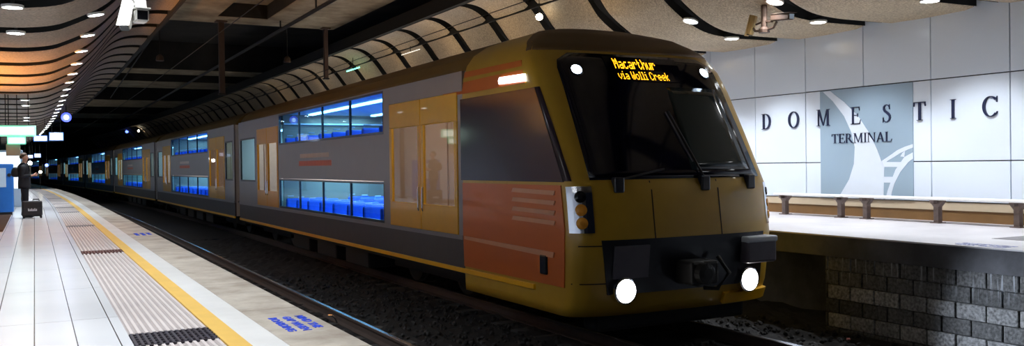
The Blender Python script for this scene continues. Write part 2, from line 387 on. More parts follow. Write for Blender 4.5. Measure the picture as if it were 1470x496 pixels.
rail(6.58,'rail under the left wheels of the approaching train')
rail(8.2,'bright rail under the right wheels of the train, beside the blockwork')
def sleeper(x,y):
    m=MB(); prof=[(-.13,-.12),(.13,-.12),(.11,.03),(-.11,.03)]
    m.prism(prof,lambda u,v,d:(x+d,y+u,BZ+v-.021),-1.25,1.25); return m.build('railway_sleeper','sleeper_concrete',origin=(x,y,BZ))
sl=sleeper(7.39,4.2); tag(sl,'pale concrete sleeper crossing under the train track in front of the train','sleeper','sleepers of the train track')
for k in range(1,22):
    c=sl.copy(); COL.objects.link(c); c.location.y=sl.location.y+.66*k; c['label']='concrete sleeper under the track the train runs on'
sl['label']='concrete sleeper under the track the train runs on'
s2=sleeper(3.35,4.2); tag(s2,'dark concrete sleeper of the empty track beside the near platform','sleeper','sleepers of the empty track')
for k in range(1,34):
    c=s2.copy(); COL.objects.link(c); c.location.y=s2.location.y+.66*k

# right wall: square gloss panels with open joints
WX=13.7; W=1.4225; YS=8.765; ZS=[-.727,-.035,1.378,2.79]
mb=MB()
for k in range(-4,30):
    y0=YS+k*W; 
    for j in range(3): 
        mb.cbox(WX,WX+.05,y0+.009,y0+W-.009,ZS[j]+.009,ZS[j+1]-.009,.006)
struct(mb.build('wall_right','wall_panel',bent=True))
mb=MB(); extrude_profile(mb,[(WX+.045,-.73),(WX+.045,3.2),(WX+.3,3.2),(WX+.3,-.73)],yrange(1,55,3)); struct(mb.build('wall_right_joint','joint_dark',bent=True))
mb=MB(); extrude_profile(mb,[(WX+.02,-.87),(WX+.02,-.735),(WX+.3,-.735),(WX+.3,-.87)],yrange(1,55,3)); struct(mb.build('trim_1','plinth_beige',bent=True))
mb=MB(); extrude_profile(mb,[(WX+.04,FZ),(WX+.04,-.87),(WX+.3,-.87),(WX+.3,FZ)],yrange(1,55,3)); struct(mb.build('baseboard_right','plinth_brown',bent=True))
# left wall behind the platform
mb=MB(); extrude_profile(mb,[(-2.5,PZ-.2),(-2.5,4.0),(-2.35,4.0),(-2.35,PZ-.2)],yrange(YN,120,3)); struct(mb.build('wall_left','wall_panel',bent=True))
# far end wall
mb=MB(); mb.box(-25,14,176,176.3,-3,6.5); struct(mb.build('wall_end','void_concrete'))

# canopies: curved metal sheets with dark slots
PR=[(13.72,2.455),(13.0,2.45),(12.4,2.455),(11.85,2.51),(11.4,2.66),(11.0,2.90),(10.72,3.12),(10.5,3.40),(10.33,3.60),(10.15,3.76),(9.9,3.90),(9.6,3.965),(9.2,3.97)]
PL=[(-2.36,1.95),(-1.5,1.95),(-.5,1.955),(-.1,1.965),(.27,2.02),(.52,2.12),(.83,2.285),(1.06,2.47),(1.3,2.74),(1.52,3.03),(1.76,3.36),(2.0,3.60),(2.3,3.76),(2.65,3.83),(2.98,3.84)]
RIBR=[13.6+2.232*k for k in range(-5,50)]; RIBL=[14.4+2.25*k for k in range(-8,36)]
def smooth_prof(p,n=4):
    out=[]
    for i in range(len(p)-1):
        p0=p[max(i-1,0)];p1=p[i];p2=p[i+1];p3=p[min(i+2,len(p)-1)]
        for k in range(n):
            t=k/n; out.append(tuple(.5*((2*p1[c])+(-p0[c]+p2[c])*t+(2*p0[c]-5*p1[c]+4*p2[c]-p3[c])*t*t+(-p0[c]+3*p1[c]-3*p2[c]+p3[c])*t**3) for c in (0,1)))
    out.append(p[-1]); return out
PRS,PLS=smooth_prof(PR),smooth_prof(PL)
def canopy(prof, ribs, gap, nm):
    m=MB(); b=MB(); n=len(prof)
    for k in range(len(ribs)-1):
        y0,y1=ribs[k]+gap,ribs[k+1]-gap; st=[(y0,.075),(y0+.06,.04),(y0+.2,.012),((y0+y1)/2,0),(y1-.2,.012),(y1-.06,.04),(y1,.075)]
        vs=[(x,y,z+dz) for y,dz in st for x,z in prof]+[(x,y,z+dz+.02) for y,dz in st for x,z in prof]; o=len(st)*n; fs=[]
        for j in range(len(st)-1):
            for i in range(n-1):
                q=(j*n+i,j*n+i+1,(j+1)*n+i+1,(j+1)*n+i); fs.append(q); fs.append(tuple(o+c for c in reversed(q)))
        for j in (0,len(st)-1):
            for i in range(n-1): fs.append((j*n+i,j*n+i+1,o+j*n+i+1,o+j*n+i))
        for j in range(len(st)-1):
            for i in (0,n-1): fs.append((j*n+i,(j+1)*n+i,o+(j+1)*n+i,o+j*n+i))
        m.add(vs,fs)
        for y in (y0,y1):                                     # dark upright flange along each slot
            a=[(x,y+(.012 if y==y1 else -.012),z+(.05 if y==y1 or prof[0][0]>5 else .012)) for x,z in prof]; t=[(x,y+(.012 if y==y1 else -.012),z+.24) for x,z in prof]
            b.add(a+t,[(i,i+1,n+i+1,n+i) for i in range(n-1)])
    struct(m.build(nm,'canopy_warm_lit' if prof[0][0]>5 else 'canopy_metal',bent=True,smooth=False))
    extrude_profile(b,[(x,z+.24) for x,z in prof]+[(x,z+.28) for x,z in reversed(prof)],[r for r in ribs])
    return b
def seam(b,prof,i,ribs,w=.025):
    x,z=prof[i]; extrude_profile(b,[(x-w,z-.012),(x+w,z-.012),(x+w,z+.16),(x-w,z+.16)],ribs)
b=canopy(PRS,RIBR,.20,'canopy_ceiling'); seam(b,PRS,33,RIBR,.018); seam(b,PRS,46,RIBR,.02)
extrude_profile(b,[(9.10,3.9),(9.2,3.9),(9.2,4.25),(9.10,4.25)],RIBR)
struct(b.build('canopy_slot','slot_black',bent=True))
b=canopy(PLS,RIBL,.19,'canopy_ceiling'); extrude_profile(b,[(2.98,3.78),(3.06,3.78),(3.06,4.1),(2.98,4.1)],RIBL)
struct(b.build('canopy_slot','slot_black',bent=True))

# concrete ceiling over the tracks
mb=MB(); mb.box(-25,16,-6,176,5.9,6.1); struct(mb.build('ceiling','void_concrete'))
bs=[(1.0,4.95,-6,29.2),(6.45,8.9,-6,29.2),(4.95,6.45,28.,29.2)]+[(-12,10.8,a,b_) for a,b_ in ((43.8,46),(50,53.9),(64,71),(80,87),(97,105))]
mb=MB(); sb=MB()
for a in bs: mb.box(*a,4.62,5.9); sb.box(*a,4.6,4.62)  # beam sides coloured dark for lack of light; soffit carries the lit tone
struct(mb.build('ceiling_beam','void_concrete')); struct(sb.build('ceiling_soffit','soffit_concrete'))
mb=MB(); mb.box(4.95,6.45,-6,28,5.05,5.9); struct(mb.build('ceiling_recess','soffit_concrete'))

# ------------------------------------------------------------------ lamps in the canopy slots
def prof_normal(prof,x):
    best=min(range(len(prof)-1),key=lambda i:abs((prof[i][0]+prof[i+1][0])/2-x)); (x0,z0),(x1,z1)=prof[best],prof[best+1]
    t=(x-x0)/(x1-x0) if abs(x1-x0)>1e-6 else 0; z=z0+(z1-z0)*t
    n=Vector((-(z1-z0),0,(x1-x0))).normalized()
    if n.z>0: n=-n
    return z,n
def lamp_light(loc,power,name='lamp',size=.12,spot=2.3,blend=.7,col=(.90,.95,1.0),direction=(0,0,-1)):
    L=bpy.data.lights.new(name,'SPOT'); L.energy=power; L.spot_size=spot; L.spot_blend=blend; L.shadow_soft_size=size; L.color=col
    o=bpy.data.objects.new(name,L); COL.objects.link(o); o.location=(loc[0],loc[1],loc[2]+Z0)
    o.rotation_euler=Vector(direction).to_track_quat('-Z','Y').to_euler(); return o
def downlight(x,y,prof,label,group,tilt=.5):
    k=.74 if x<5 else .92
    z,n=prof_normal(prof,x); n=(n*tilt+Vector((0,0,-1))*(1-tilt)).normalized(); X=x+bend(y)
    c=Vector((X,y,z))
    r=MB(); r.lathe([(.165*k,-.015),(.165*k,.012),(.15*k,.02),(.14*k,.012),(.14*k,.0)],c,n,24)
    o=r.build('downlight','white_housing',origin=tuple(c)); tag(o,label,'ceiling light',group)
    l=MB(); l.lathe([(.139*k,.004),(.12*k,.018)],c,n,24); l.build('lens','lamp_cool',o)['label']='glowing white lens'
    bb=MB(); bb.box(X-.02,X+.02,y-.21,y+.21,z+.06,z+.085); bb.build('mounting_bar','slot_black',o)
    return c+n*.06
LW=172.
for i,y in enumerate(RIBL[3:33]):
    c=downlight(.83,y,PLS,'%s round downlight from the camera along the outer rising side of the near canopy'%ORD[i],'outer row of near canopy downlights',.35)
    if y<78: lamp_light(c,LW,spot=1.95,blend=.6)
for i,y in enumerate([RIBL[3],RIBL[4],RIBL[5],RIBL[6],RIBL[7],RIBL[8],RIBL[14],RIBL[15],RIBL[18],RIBL[19]]):
    c=downlight(-.2,y if i!=5 else y,PLS,'%s round downlight from the camera in the low inner row of the near canopy'%ORD[i],'inner row of near canopy downlights',.3)
    lamp_light(c,LW)
RW=320.
for i,y in enumerate(RIBR[1:22]):
    c=downlight(12.28,y,PRS,'%s round downlight from the near end of the far canopy row beside the wall'%ORD[i],'far canopy downlights beside the wall',.3)
    if y<40: lamp_light(c,RW,spot=1.95,blend=.5)
for i,y in enumerate(RIBR[3:7]):
    c=downlight(11.25,y,PRS,'%s round downlight on the far canopy slope above the row beside the wall'%ORD[i],'far canopy downlights on the slope',.5)
    lamp_light(c,RW*.6)
# unseen warm uplights washing the canopy over the left of the platform
for y,p in ((18.4,700),(21.,900),(23.6,650)):
    lamp_light((-1.6,y,.2),p,'warm_uplight',.15,2.2,.8,(1.0,.44,.10),(.25,0,1))

def warm_point(x,y,z,p):
    L=bpy.data.lights.new('canopy_fill','POINT'); L.energy=p; L.color=(1.,.74,.42); L.shadow_soft_size=.15
    o=bpy.data.objects.new('canopy_fill',L); COL.objects.link(o); o.location=(x+bend(y),y,z+Z0)
for y,p in ((15.5,14),(19.6,16),(23.,16),(27.,13),(31.,10),(36.,7),(42.,5)): warm_point(9.75,y,2.9,p)  # unseen warm lights added behind the train roof to brighten the far canopy
# ------------------------------------------------------------------ lettering helpers
def arc_poly(cx,cy,rx,ry,tx,ty,a0,a1,n=22):
    o=[];i=[]
    for k in range(n+1):
        a=math.radians(a0+(a1-a0)*k/n); o.append((cx+rx*math.cos(a),cy+ry*math.sin(a))); i.append((cx+(rx-tx)*math.cos(a),cy+(ry-ty)*math.sin(a)))
    return [[o[k],o[k+1],i[k+1],i[k]] for k in range(n)]
def stroke(p,w):
    """poly-line of varying width -> quads"""
    L=[];R_=[]
    for k,(x,y) in enumerate(p):
        x0,y0=p[max(k-1,0)];x1,y1=p[min(k+1,len(p)-1)]; d=math.hypot(x1-x0,y1-y0); nx_,ny_=-(y1-y0)/d,(x1-x0)/d
        L.append((x+nx_*w[k]/2,y+ny_*w[k]/2)); R_.append((x-nx_*w[k]/2,y-ny_*w[k]/2))
    return [[L[k],L[k+1],R_[k+1],R_[k]] for k in range(len(p)-1)]
TK,TN,SF=.135,.05,.032
def rect(x0,x1,y0,y1): return [[(x0,y0),(x1,y0),(x1,y1),(x0,y1)]]
def ser(xc,y,w=.30): return rect(xc-w/2,xc+w/2,y,y+SF)
def glyph(c):
    if c=='I': return .36,rect(.18-TK/2,.18+TK/2,0,1)+ser(.18,0)+ser(.18,1-SF)
    if c=='D': return .86,rect(.11,.11+TK,0,1)+ser(.15,0)+ser(.15,1-SF)+rect(.15,.36,0,TN)+rect(.15,.36,1-TN,1)+arc_poly(.34,.5,.48,.5,TK+.01,TN,-90,90)
    if c=='O': return .96,arc_poly(.48,.5,.46,.52,TK+.01,TN,0,360,40)
    if c=='C': return .88,arc_poly(.48,.5,.45,.52,TK+.01,TN,42,318,34)+[[(.80,.70),(.835,.70),(.835,1.0),(.80,.9)]]+[[(.74,.10),(.80,.12),(.86,.24),(.83,.25)]]
    if c=='S':
        p=[(.49,.74),(.47,.86),(.40,.95),(.30,.985),(.18,.95),(.11,.86),(.11,.75),(.17,.65),(.30,.56),(.43,.46),(.51,.36),(.52,.25),(.46,.11),(.34,.03),(.20,.03),(.10,.11),(.06,.26)]
        w=[.02,.04,.05,.05,.07,.10,.125,.135,.14,.14,.135,.125,.09,.05,.05,.04,.02]
        return .60,stroke(p,w)+[[(.47,.72),(.51,.72),(.50,1.0),(.465,.93)]]+[[(.045,0),(.075,.08),(.08,.28),(.045,.28)]]
    if c=='E': return .78,rect(.10,.10+TK,0,1)+ser(.15,0)+ser(.15,1-SF)+rect(.12,.68,0,TN)+rect(.12,.64,1-TN,1)+rect(.2,.52,.49,.49+TN)+[[(.60,1),(.64,1),(.655,.78),(.63,.78)]]+[[(.63,0),(.69,0),(.74,.25),(.715,.25)]]+rect(.50,.525,.40,.62)
    if c=='T': return .82,rect(.41-TK/2,.41+TK/2,0,1)+ser(.41,0,.34)+rect(.05,.77,1-TN,1)+[[(.05,1),(.09,1),(.06,.76),(.035,.76)]]+[[(.73,1),(.77,1),(.785,.76),(.76,.76)]]
    if c=='M': return 1.16,rect(.14,.14+TN,0,1)+ser(.165,0,.26)+rect(.86,.86+TK,0,1)+ser(.93,0,.32)+[[(.12,1),(.28,1),(.60,.02),(.54,.02)]]+[[(.54,.02),(.60,.02),(.90,1),(.85,1)]]+rect(.04,.26,1-SF,1)+rect(.86,1.09,1-SF,1)
    if c=='N': return .96,rect(.14,.14+TN,0,1)+ser(.165,0,.26)+rect(.78,.78+TN,0,1)+rect(.70,.93,1-SF,1)+[[(.10,1),(.27,1),(.83,0),(.79,0)]]+rect(.02,.22,1-SF,1)
    if c=='R': return .92,rect(.10,.10+TK,0,1)+ser(.16,0)+ser(.15,1-SF)+rect(.15,.36,1-TN,1)+rect(.15,.38,.47,.47+TN)+arc_poly(.35,.735,.28,.265,TK,TN,-90,90,16)+[[(.34,.48),(.48,.48),(.86,0),(.70,0)]]+rect(.68,.92,0,SF)
    if c=='A': return .96,[[(.10,0),(.155,0),(.50,1),(.45,1)]]+[[(.68,0),(.84,0),(.53,1),(.43,1)]]+rect(.22,.72,.32,.32+TN)+ser(.12,0,.26)+ser(.77,0,.30)
    if c=='L': return .78,rect(.10,.10+TK,0,1)+ser(.15,0)+ser(.15,1-SF)+rect(.12,.66,0,TN)+[[(.60,0),(.67,0),(.72,.27),(.695,.27)]]
# terminal sign on the wall
sign=thing('terminal_sign','large dark serif lettering DOMESTIC TERMINAL over a blue and white panel on the far wall','sign',(WX-.001,11.6,-.7))
def wallfn(u,v,d): return (WX-.001-d,u,v)
mb=MB()
AY=[12.645,11.611,10.540]; 
mb.box(WX-.013,WX-.001,AY[2],AY[0],-.715,1.366); mb.build('sign_panel','art_blue',sign)['label']='blue grey rectangular panel'
P1=[(12.563,1.35),(12.32,1.151),(12.052,.848),(11.888,.546),(11.806,.251),(11.83,-.067),(11.946,-.361),(12.206,-.714),(11.171,-.714),(11.15,-.406),(11.146,-.123),(11.207,-.02),(11.297,.187),(11.469,.504),(11.721,.83),(12.048,1.117),(12.387,1.353)]
mb=MB()
def fan(L,Rr):
    for k in range(len(L)-1): mb.prism([L[k],L[k+1],Rr[k+1],Rr[k]],wallfn,.012,.017)
fan([P1[0],P1[1],P1[2],P1[3],P1[4],P1[5],P1[6],P1[7]],[P1[16],P1[15],P1[14],P1[13],P1[12],P1[11],P1[10],P1[8]])
A1=[(11.207,-.02),(11.117,.03),(10.99,.10),(10.863,.175),(10.70,.235),(10.541,.275)]; A2=[(11.18,-.10),(11.08,-.02),(10.95,.045),(10.802,.122),(10.66,.175),(10.541,.215)]
fan(A1,A2)
B1=[(10.541,.13),(10.72,.047),(10.908,-.181),(11.016,-.412),(11.08,-.56),(11.125,-.714)]; B2=[(10.541,.02),(10.64,-.045),(10.805,-.216),(10.932,-.429),(10.985,-.57),(11.019,-.714)]
fan(B1,B2)
for q in ([(11.17,-.037),(10.72,-.04),(10.77,-.127),(11.17,-.127)],[(11.17,-.306),(10.93,-.305),(10.97,-.411),(11.17,-.413)],[(10.80,.06),(10.76,.12),(10.70,.16),(10.72,.05)]): mb.prism(q,wallfn,.012,.0165)
mb.build('swoosh_artwork','art_white',sign)['label']='white curved swoosh and arched bridge shapes'
for ch,yc in zip('DOMESTIC',[14.108,13.341,12.557,11.766,11.08,10.40,9.755,9.095]):
    w,ps=glyph(ch); h=.325; m=MB()
    for p in ps: m.prism([(yc+(w/2-u)*h*.96,.683+v*h) for u,v in p],wallfn,.0,.03)
    m.build('letter',"letter_ink",sign)['label']='dark blue serif letter '+ch
tw=sum(glyph(c)[0] for c in 'TERMINAL'); h=.178; kx=1.40/(tw*h); y=12.36
for ch in 'TERMINAL':
    w,ps=glyph(ch); m=MB()
    for p in ps: m.prism([(y-u*h*kx,.335+v*h) for u,v in p],wallfn,.0,.028)
    m.build('letter','letter_ink',sign)['label']='small dark serif letter '+ch; y-=w*h*kx

def text_mesh(txt,size,fn,name,mat,bold=.012,align='LEFT',parent=None,spacing=1.0):
    cu=bpy.data.curves.new('t','FONT'); cu.body=txt; cu.size=size; cu.offset=bold; cu.resolution_u=2; cu.space_line=1.2; cu.space_character=spacing; cu.align_x=align
    o=bpy.data.objects.new('t',cu); COL.objects.link(o); bpy.context.view_layer.update()
    me=bpy.data.meshes.new_from_object(o.evaluated_get(bpy.context.evaluated_depsgraph_get())); 
    bm=bmesh.new(); bm.from_mesh(me); ext=bmesh.ops.extrude_face_region(bm,geom=bm.faces[:]); 
    for g in ext['geom']:
        if isinstance(g,bmesh.types.BMVert): g.co.z+=.003
    bpy.data.objects.remove(o); bpy.data.curves.remove(cu)
    bm.verts.index_update(); m=MB(); m.add([fn(v.co.x,v.co.y,v.co.z) for v in bm.verts],[tuple(v.index for v in f.verts) for f in bm.faces]); bm.free()
    return m
MT='MIND THE\nGAP WHEN\nBOARDING'
for y0,lab in ((7.50,'blue painted MIND THE GAP WHEN BOARDING on the near concrete edge, close to the camera'),(19.0,'small distant blue painted MIND THE GAP marking on the near concrete edge')):
    m=text_mesh(MT,.112,lambda u,v,d:(1.915+v*.82,y0-u*1.22,PZ+.0005+d),'m','blue_paint',.004)
    tag(m.build('painted_warning','blue_paint'),lab,'floor marking')
m=text_mesh(MT,.112,lambda u,v,d:(10.16-v*.82,6.55+u*1.22,FZ+.0005+d),'m','faded_blue_paint',.003)
tag(m.build('painted_warning','faded_blue_paint'),'faint blue painted lettering on the edge of the far platform','floor marking')
mb=MB()
for k in range(9): mb.box(11.2+k*.09,11.26+k*.09,6.5,7.4,FZ,FZ+.006)
mb.box(11.18,12.0,6.48,7.42,FZ,FZ+.003)
tag(mb.build('floor_grating','grate_grey'),'grey ribbed grating on the far platform at the right edge of view','grating')

m=MB(); rr=random.Random(5)
bm=bmesh.new(); bmesh.ops.create_icosphere(bm,subdivisions=2,radius=.03)
for v in bm.verts: v.co*=rr.uniform(.6,1.15); v.co.z*=.6
m.bm(bm,Matrix.Translation((9.5,8.33,BZ+.05))); plain('litter_red',(.45,.14,.13),.5,noise=.6,scale=30)
tag(m.build('crumpled_wrapper','litter_red',origin=(9.5,8.33,BZ)),'small crumpled pink wrapper on the ballast by the block wall','litter')
m=MB(); m.tube([(4.05,13.3,RZ-.13),(4.02,13.3,RZ-.06),(3.98,13.32,RZ-.01),(3.95,13.4,RZ-.02)],.014,6)
tag(m.build('rail_clip','chrome',origin=(4.05,13.3,RZ-.13)),'small bent shiny clip beside the rail of the empty track','clip')
# ------------------------------------------------------------------ benches on the far platform
def bench(y0,y1,legs,lab):
    t=thing('platform_bench',lab,'bench',(13.3,(y0+y1)/2,FZ),'white benches along the far wall')
    s=MB(); s.cbox(13.08,13.42,y0,y1,FZ+.385,FZ+.425,.012); s.build('seat','bench_white',t)
    for y in legs:
        l=MB(); l.prism([(-.045,0),(.045,0),(.045,.27),(.12,.36),(.12,.385),(-.12,.385),(-.12,.36),(-.045,.27)],lambda u,v,d:(13.25+d,y+u,FZ+v),-.05,.05)
        l.box(13.1,13.4,y-.03,y+.03,FZ+.33,FZ+.384); l.box(13.15,13.35,y-.08,y+.08,FZ,FZ+.015); l.build('leg','bench_leg',t)
bench(11.62,13.32,(13.16,11.76),'white bench on brown legs below the letters O and M of the wall sign')
bench(9.45,11.58,(11.18,9.74),'white bench on brown legs below the letters S and T of the wall sign')
bench(6.2,9.41,(8.36,6.5),'white bench on brown legs at the right edge, below the letters I and C')

# ------------------------------------------------------------------ train
TX=7.33
def hw(z):
    pts=[(-1.9,1.58),(-1.2,1.61),(1.0,1.61),(1.3,1.585),(1.5,1.52),(1.66,1.40),(1.8,1.18),(1.92,.85),(1.985,.45),(2.0,.12)]
    for (a,b),(c,d) in zip(pts,pts[1:]):
        if z<=c: return b+(d-b)*(max(z,a)-a)/(c-a)
    return .12
def yc(z):
    pts=[(-1.9,9.10),(-1.6,8.98),(-.95,8.90),(-.3,8.98),(-.15,9.06),(.4,9.36),(1.0,9.70),(1.35,9.92),(1.6,10.15),(1.8,10.45),(1.95,10.95),(2.0,11.5)]
    for (a,b),(c,d) in zip(pts,pts[1:]):
        if z<=c: return b+(d-b)*(max(z,a)-a)/(c-a)
    return 11.5
ND,NP=.42,3.0
def surf(x,z):
    q=min(abs(x)/hw(z),1.); return Vector((TX+x,yc(z)+ND*(1-(1-q**NP)**(1/NP)),z))
def snorm(x,z):
    e=.004; xx=max(min(x,hw(z)-.02),-hw(z)+.02); a=surf(xx+e,z)-surf(xx-e,z); b=surf(xx,z+e)-surf(xx,z-e); n=a.cross(b).normalized()
    return n if n.y<0 else -n
def patch(xl,xr,z0,z1,off,nu=14,nv=10,back=.03):
    """raised patch that follows the nose surface; xl/xr may be functions of z"""
    m=MB(); fx=lambda f,z:f(z) if callable(f) else f
    top=[];bot=[]
    for j in range(nv+1):
        z=z0+(z1-z0)*j/nv
        for i in range(nu+1):
            a,b=fx(xl,z),fx(xr,z); x=a+(b-a)*i/nu; p=surf(x,z); n=snorm(x,z); top.append(p+n*off); bot.append(p-n*back)
    N_=len(top); w=nu+1; fs=[]
    for j in range(nv):
        for i in range(nu):
            q=(j*w+i,j*w+i+1,(j+1)*w+i+1,(j+1)*w+i); fs.append(q); fs.append(tuple(N_+k for k in reversed(q)))
    edge=[i for i in range(w)]+[j*w+nu for j in range(1,nv+1)]+[nv*w+i for i in range(nu-1,-1,-1)]+[j*w for j in range(nv-1,0,-1)]
    for k in range(len(edge)): a,b=edge[k],edge[(k+1)%len(edge)]; fs.append((a,N_+a,N_+b,b))
    m.add(top+bot,fs); return m

LX=TX-1.61; RX=TX+1.61
def car_shell(root,y0,y1,zones,cab=False):
    """zones: ('door'|'deck'|'win'|'blank', ya, yb) in order along the side"""
    sil=MB(); skirt=MB(); inner=MB(); fl=MB(); cream=MB()
    prof=[(TX+hw(z)*s,z) for s,zs in ((-1,[1.42,1.5,1.6,1.66,1.74,1.8,1.86,1.92,1.96,1.985,2.0]),(1,[2.0,1.985,1.96,1.92,1.86,1.8,1.74,1.66,1.6,1.5,1.42])) for z in zs]
    r=MB(); extrude_profile(r,prof,[y0,y1]); r.build('roof','train_roof',root,smooth=False)
    t=.05
    def side(m,ya,yb,za,zb,o=0.): m.box(LX-o,LX+t,ya,yb,za,zb)
    # continuous bands
    side(skirt,y0,y1,-1.56,-1.12,-.005); side(sil,y0,y1,-1.125,-1.06,.02)
    for k,(kind,ya,yb) in enumerate(zones):
        nxt=zones[k+1][1] if k+1<len(zones) else y1; prv=zones[k-1][2] if k else y0
        if k==0: side(sil,y0,ya,-1.06,1.43)
        side(sil,yb,nxt,-1.06,1.43)
        if kind=='door':
            side(sil,ya,yb,1.13,1.43)
            mid=(ya+yb)/2; gap=.012
            for a,b in ((ya+.02,mid-gap),(mid+gap,yb-.02)):
                d=MB(); wz0,wz1=-.63,.68; e=.11
                d.cbox(LX-.012,LX+.035,a,b,-1.06,wz0,.012); d.cbox(LX-.012,LX+.035,a,b,wz1,1.12,.012)
                d.box(LX-.012,LX+.035,a,a+e,wz0,wz1); d.box(LX-.012,LX+.035,b-e,b,wz0,wz1)
                dd=d.build('door','train_door_yellow',root)
                g=MB(); g.box(LX+.012,LX+.022,a+e,b-e,wz0,wz1); g.build('window_pane','window_clear',dd)
                h=MB(); h.tube([(LX-.02,mid+(-.09 if a<mid-.1 else .09),-.75),(LX-.03,mid+(-.09 if a<mid-.1 else .09),-.7),(LX-.03,mid+(-.09 if a<mid-.1 else .09),-.4),(LX-.02,mid+(-.09 if a<mid-.1 else .09),-.35)],.012); h.build('handle','chrome',dd)
        elif kind=='deck':
            side(sil,ya,yb,-.27,.60); side(sil,ya,yb,-1.06,-1.04)
            n=4; 
            for za,zb in ((.60,1.40),(-1.05,-.29)):
                for i in range(n):
                    a=ya+(yb-ya)*i/n; b=ya+(yb-ya)*(i+1)/n
                    f=MB(); e=.022
                    f.box(LX-.004,LX+.04,a,a+e,za,zb); f.box(LX-.004,LX+.04,b-e,b,za,zb); f.box(LX-.004,LX+.04,a+e,b-e,za,za+.05); f.box(LX-.004,LX+.04,a+e,b-e,zb-.04,zb)
                    w=f.build('window','train_black',root); p=MB(); p.box(LX+.01,LX+.02,a+e,b-e,za+.05,zb-.04); p.build('pane','window_blue',w)
            side(sil,ya,yb,1.40,1.43)
            lg=MB(); c=ya+(yb-ya)*.60
            lg.cbox(LX-.006,LX,c-1.3,c+1.1,.23,.33,.003); lg.build('faded_band','logo_pale',root)
            lg=MB(); lg.cbox(LX-.006,LX,c-1.5,c+1.2,.04,.16,.003); lg.build('red_band','logo_red',root)
            # inside: upper floor, lower floor, ceiling, far wall, bulkheads
            inner.box(LX+.1,RX-.1,ya,yb,-.02,.03); fl.box(LX+.1,RX-.1,ya,yb,.03,.05); fl.box(LX+.1,RX-.1,ya,yb,-1.60,-1.55)
            for yy_ in (ya-.03,yb-.03): cream.box(LX+.1,RX-.1,yy_,yy_+.06,-1.55,1.42)
            wb=MB()
            for za,zb in ((.62,1.36),(-.98,-.33)): wb.box(RX-.075,RX-.065,ya+.2,yb-.2,za,zb)
            wb.build('far_window','cab_window',root)
            s0=None; ns=int((yb-ya)/.92)
            for zf in (.05,-1.55):
                for i in range(ns):
                    y=ya+.5+i*(yb-ya-.7)/max(1,ns-1)
                    for xa in (LX+.16,LX+1.85):
                        if s0 is None:
                            s=MB(); X0=LX+.16
                            s.cbox(X0,X0+1.1,y-.22,y+.2,zf+.30,zf+.40,.03); s.cbox(X0,X0+1.1,y+.12,y+.22,zf+.36,zf+.74,.04)
                            s0=s.build('seat','seat_blue',root); l=MB(); l.box(X0+.1,X0+1.,y-.1,y+.1,zf,zf+.30); l.tube([(X0+.05,y+.17,zf+.7),(X0+.05,y+.17,zf+.80),(X0+.2,y+.17,zf+.80)],.015); l.build('seat_frame','seat_frame',s0); sref=(X0,y,zf)
                        else:
                            c_=copy_tree(s0,root); c_.location=(xa-sref[0],y-sref[1],zf-sref[2])
            tb=MB()
            for xx in (LX+.75,RX-.75):
                tb.cbox(xx-.07,xx+.07,ya+.4,yb-.4,1.37,1.40,.01); tb.cbox(xx-.06,xx+.06,ya+.4,yb-.4,-.07,-.045,.01)
            tb.build('ceiling_light','tube_white',root)
        elif kind=='win':
            side(sil,ya,yb,-1.06,-.40); side(sil,ya,yb,.92,1.43)
            f=MB(); e=.05
            f.box(LX-.004,LX+.04,ya,ya+e,-.4,.92); f.box(LX-.004,LX+.04,yb-e,yb,-.4,.92); f.box(LX-.004,LX+.04,ya+e,yb-e,-.4,-.35); f.box(LX-.004,LX+.04,ya+e,yb-e,.87,.92)
            w=f.build('window','train_black',root); p=MB(); p.box(LX+.01,LX+.02,ya+e,yb-e,-.35,.87); p.build('pane','window_pale',w)
        if kind in('door','win'):
            fl.box(LX+.1,RX-.1,ya-.25,yb+.25,-1.12,-1.06)
            tb=MB(); tb.cbox(LX+.7,LX+.9,ya+.15,yb-.15,1.10,1.13,.01); tb.cbox(RX-.9,RX-.7,ya+.15,yb-.15,1.10,1.13,.01); tb.build('ceiling_light','tube_white',root)
            inner.box(LX+.1,RX-.1,ya-.25,yb+.25,1.14,1.18)
            cream.tube([(LX+.5,(ya+yb)/2,-1.06),(LX+.5,(ya+yb)/2,1.14)],.02); cream.box(LX+2.0,RX-.1,ya+.2,yb-.2,-1.06,-.55); cream.box(LX+2.45,RX-.1,ya-.2,ya-.1,-1.06,.6)
    inner.box(LX+.1,RX-.1,y0+.1,y1-.1,1.405,1.42)
    far=MB(); far.box(RX-.06,RX,y0,y1,-1.56,1.43)
    for yy_ in (y0,y1-.06): far.box(LX+.05,RX-.05,yy_,yy_+.06,-1.56,1.43)
    far.build('body_shell','interior_white',root)
    sil.build('body_side','train_silver',root); skirt.build('skirt','train_skirt',root)
    inner.build('inner_ceiling','interior_white',root); fl.build('inner_floor','interior_floor',root); cream.build('partition','interior_cream',root)
    st=MB(); st.cbox(LX-.014,LX+.03,y0+.02,y1-.02,-1.625,-1.555,.008); st.build('side_stripe','train_stripe',root)
    uf=MB(); uf.box(LX+.15,RX-.15,y0+.2,y1-.2,-1.72,-1.56)
    yy_=y0+5
    while yy_<y1-5.5: uf.cbox(LX+.2,LX+.9,yy_,yy_+1.5,-2.05,-1.7,.03); uf.cbox(RX-.9,RX-.2,yy_,yy_+1.5,-2.05,-1.7,.03); yy_+=2.2
    uf.build('underframe','rubber',root)
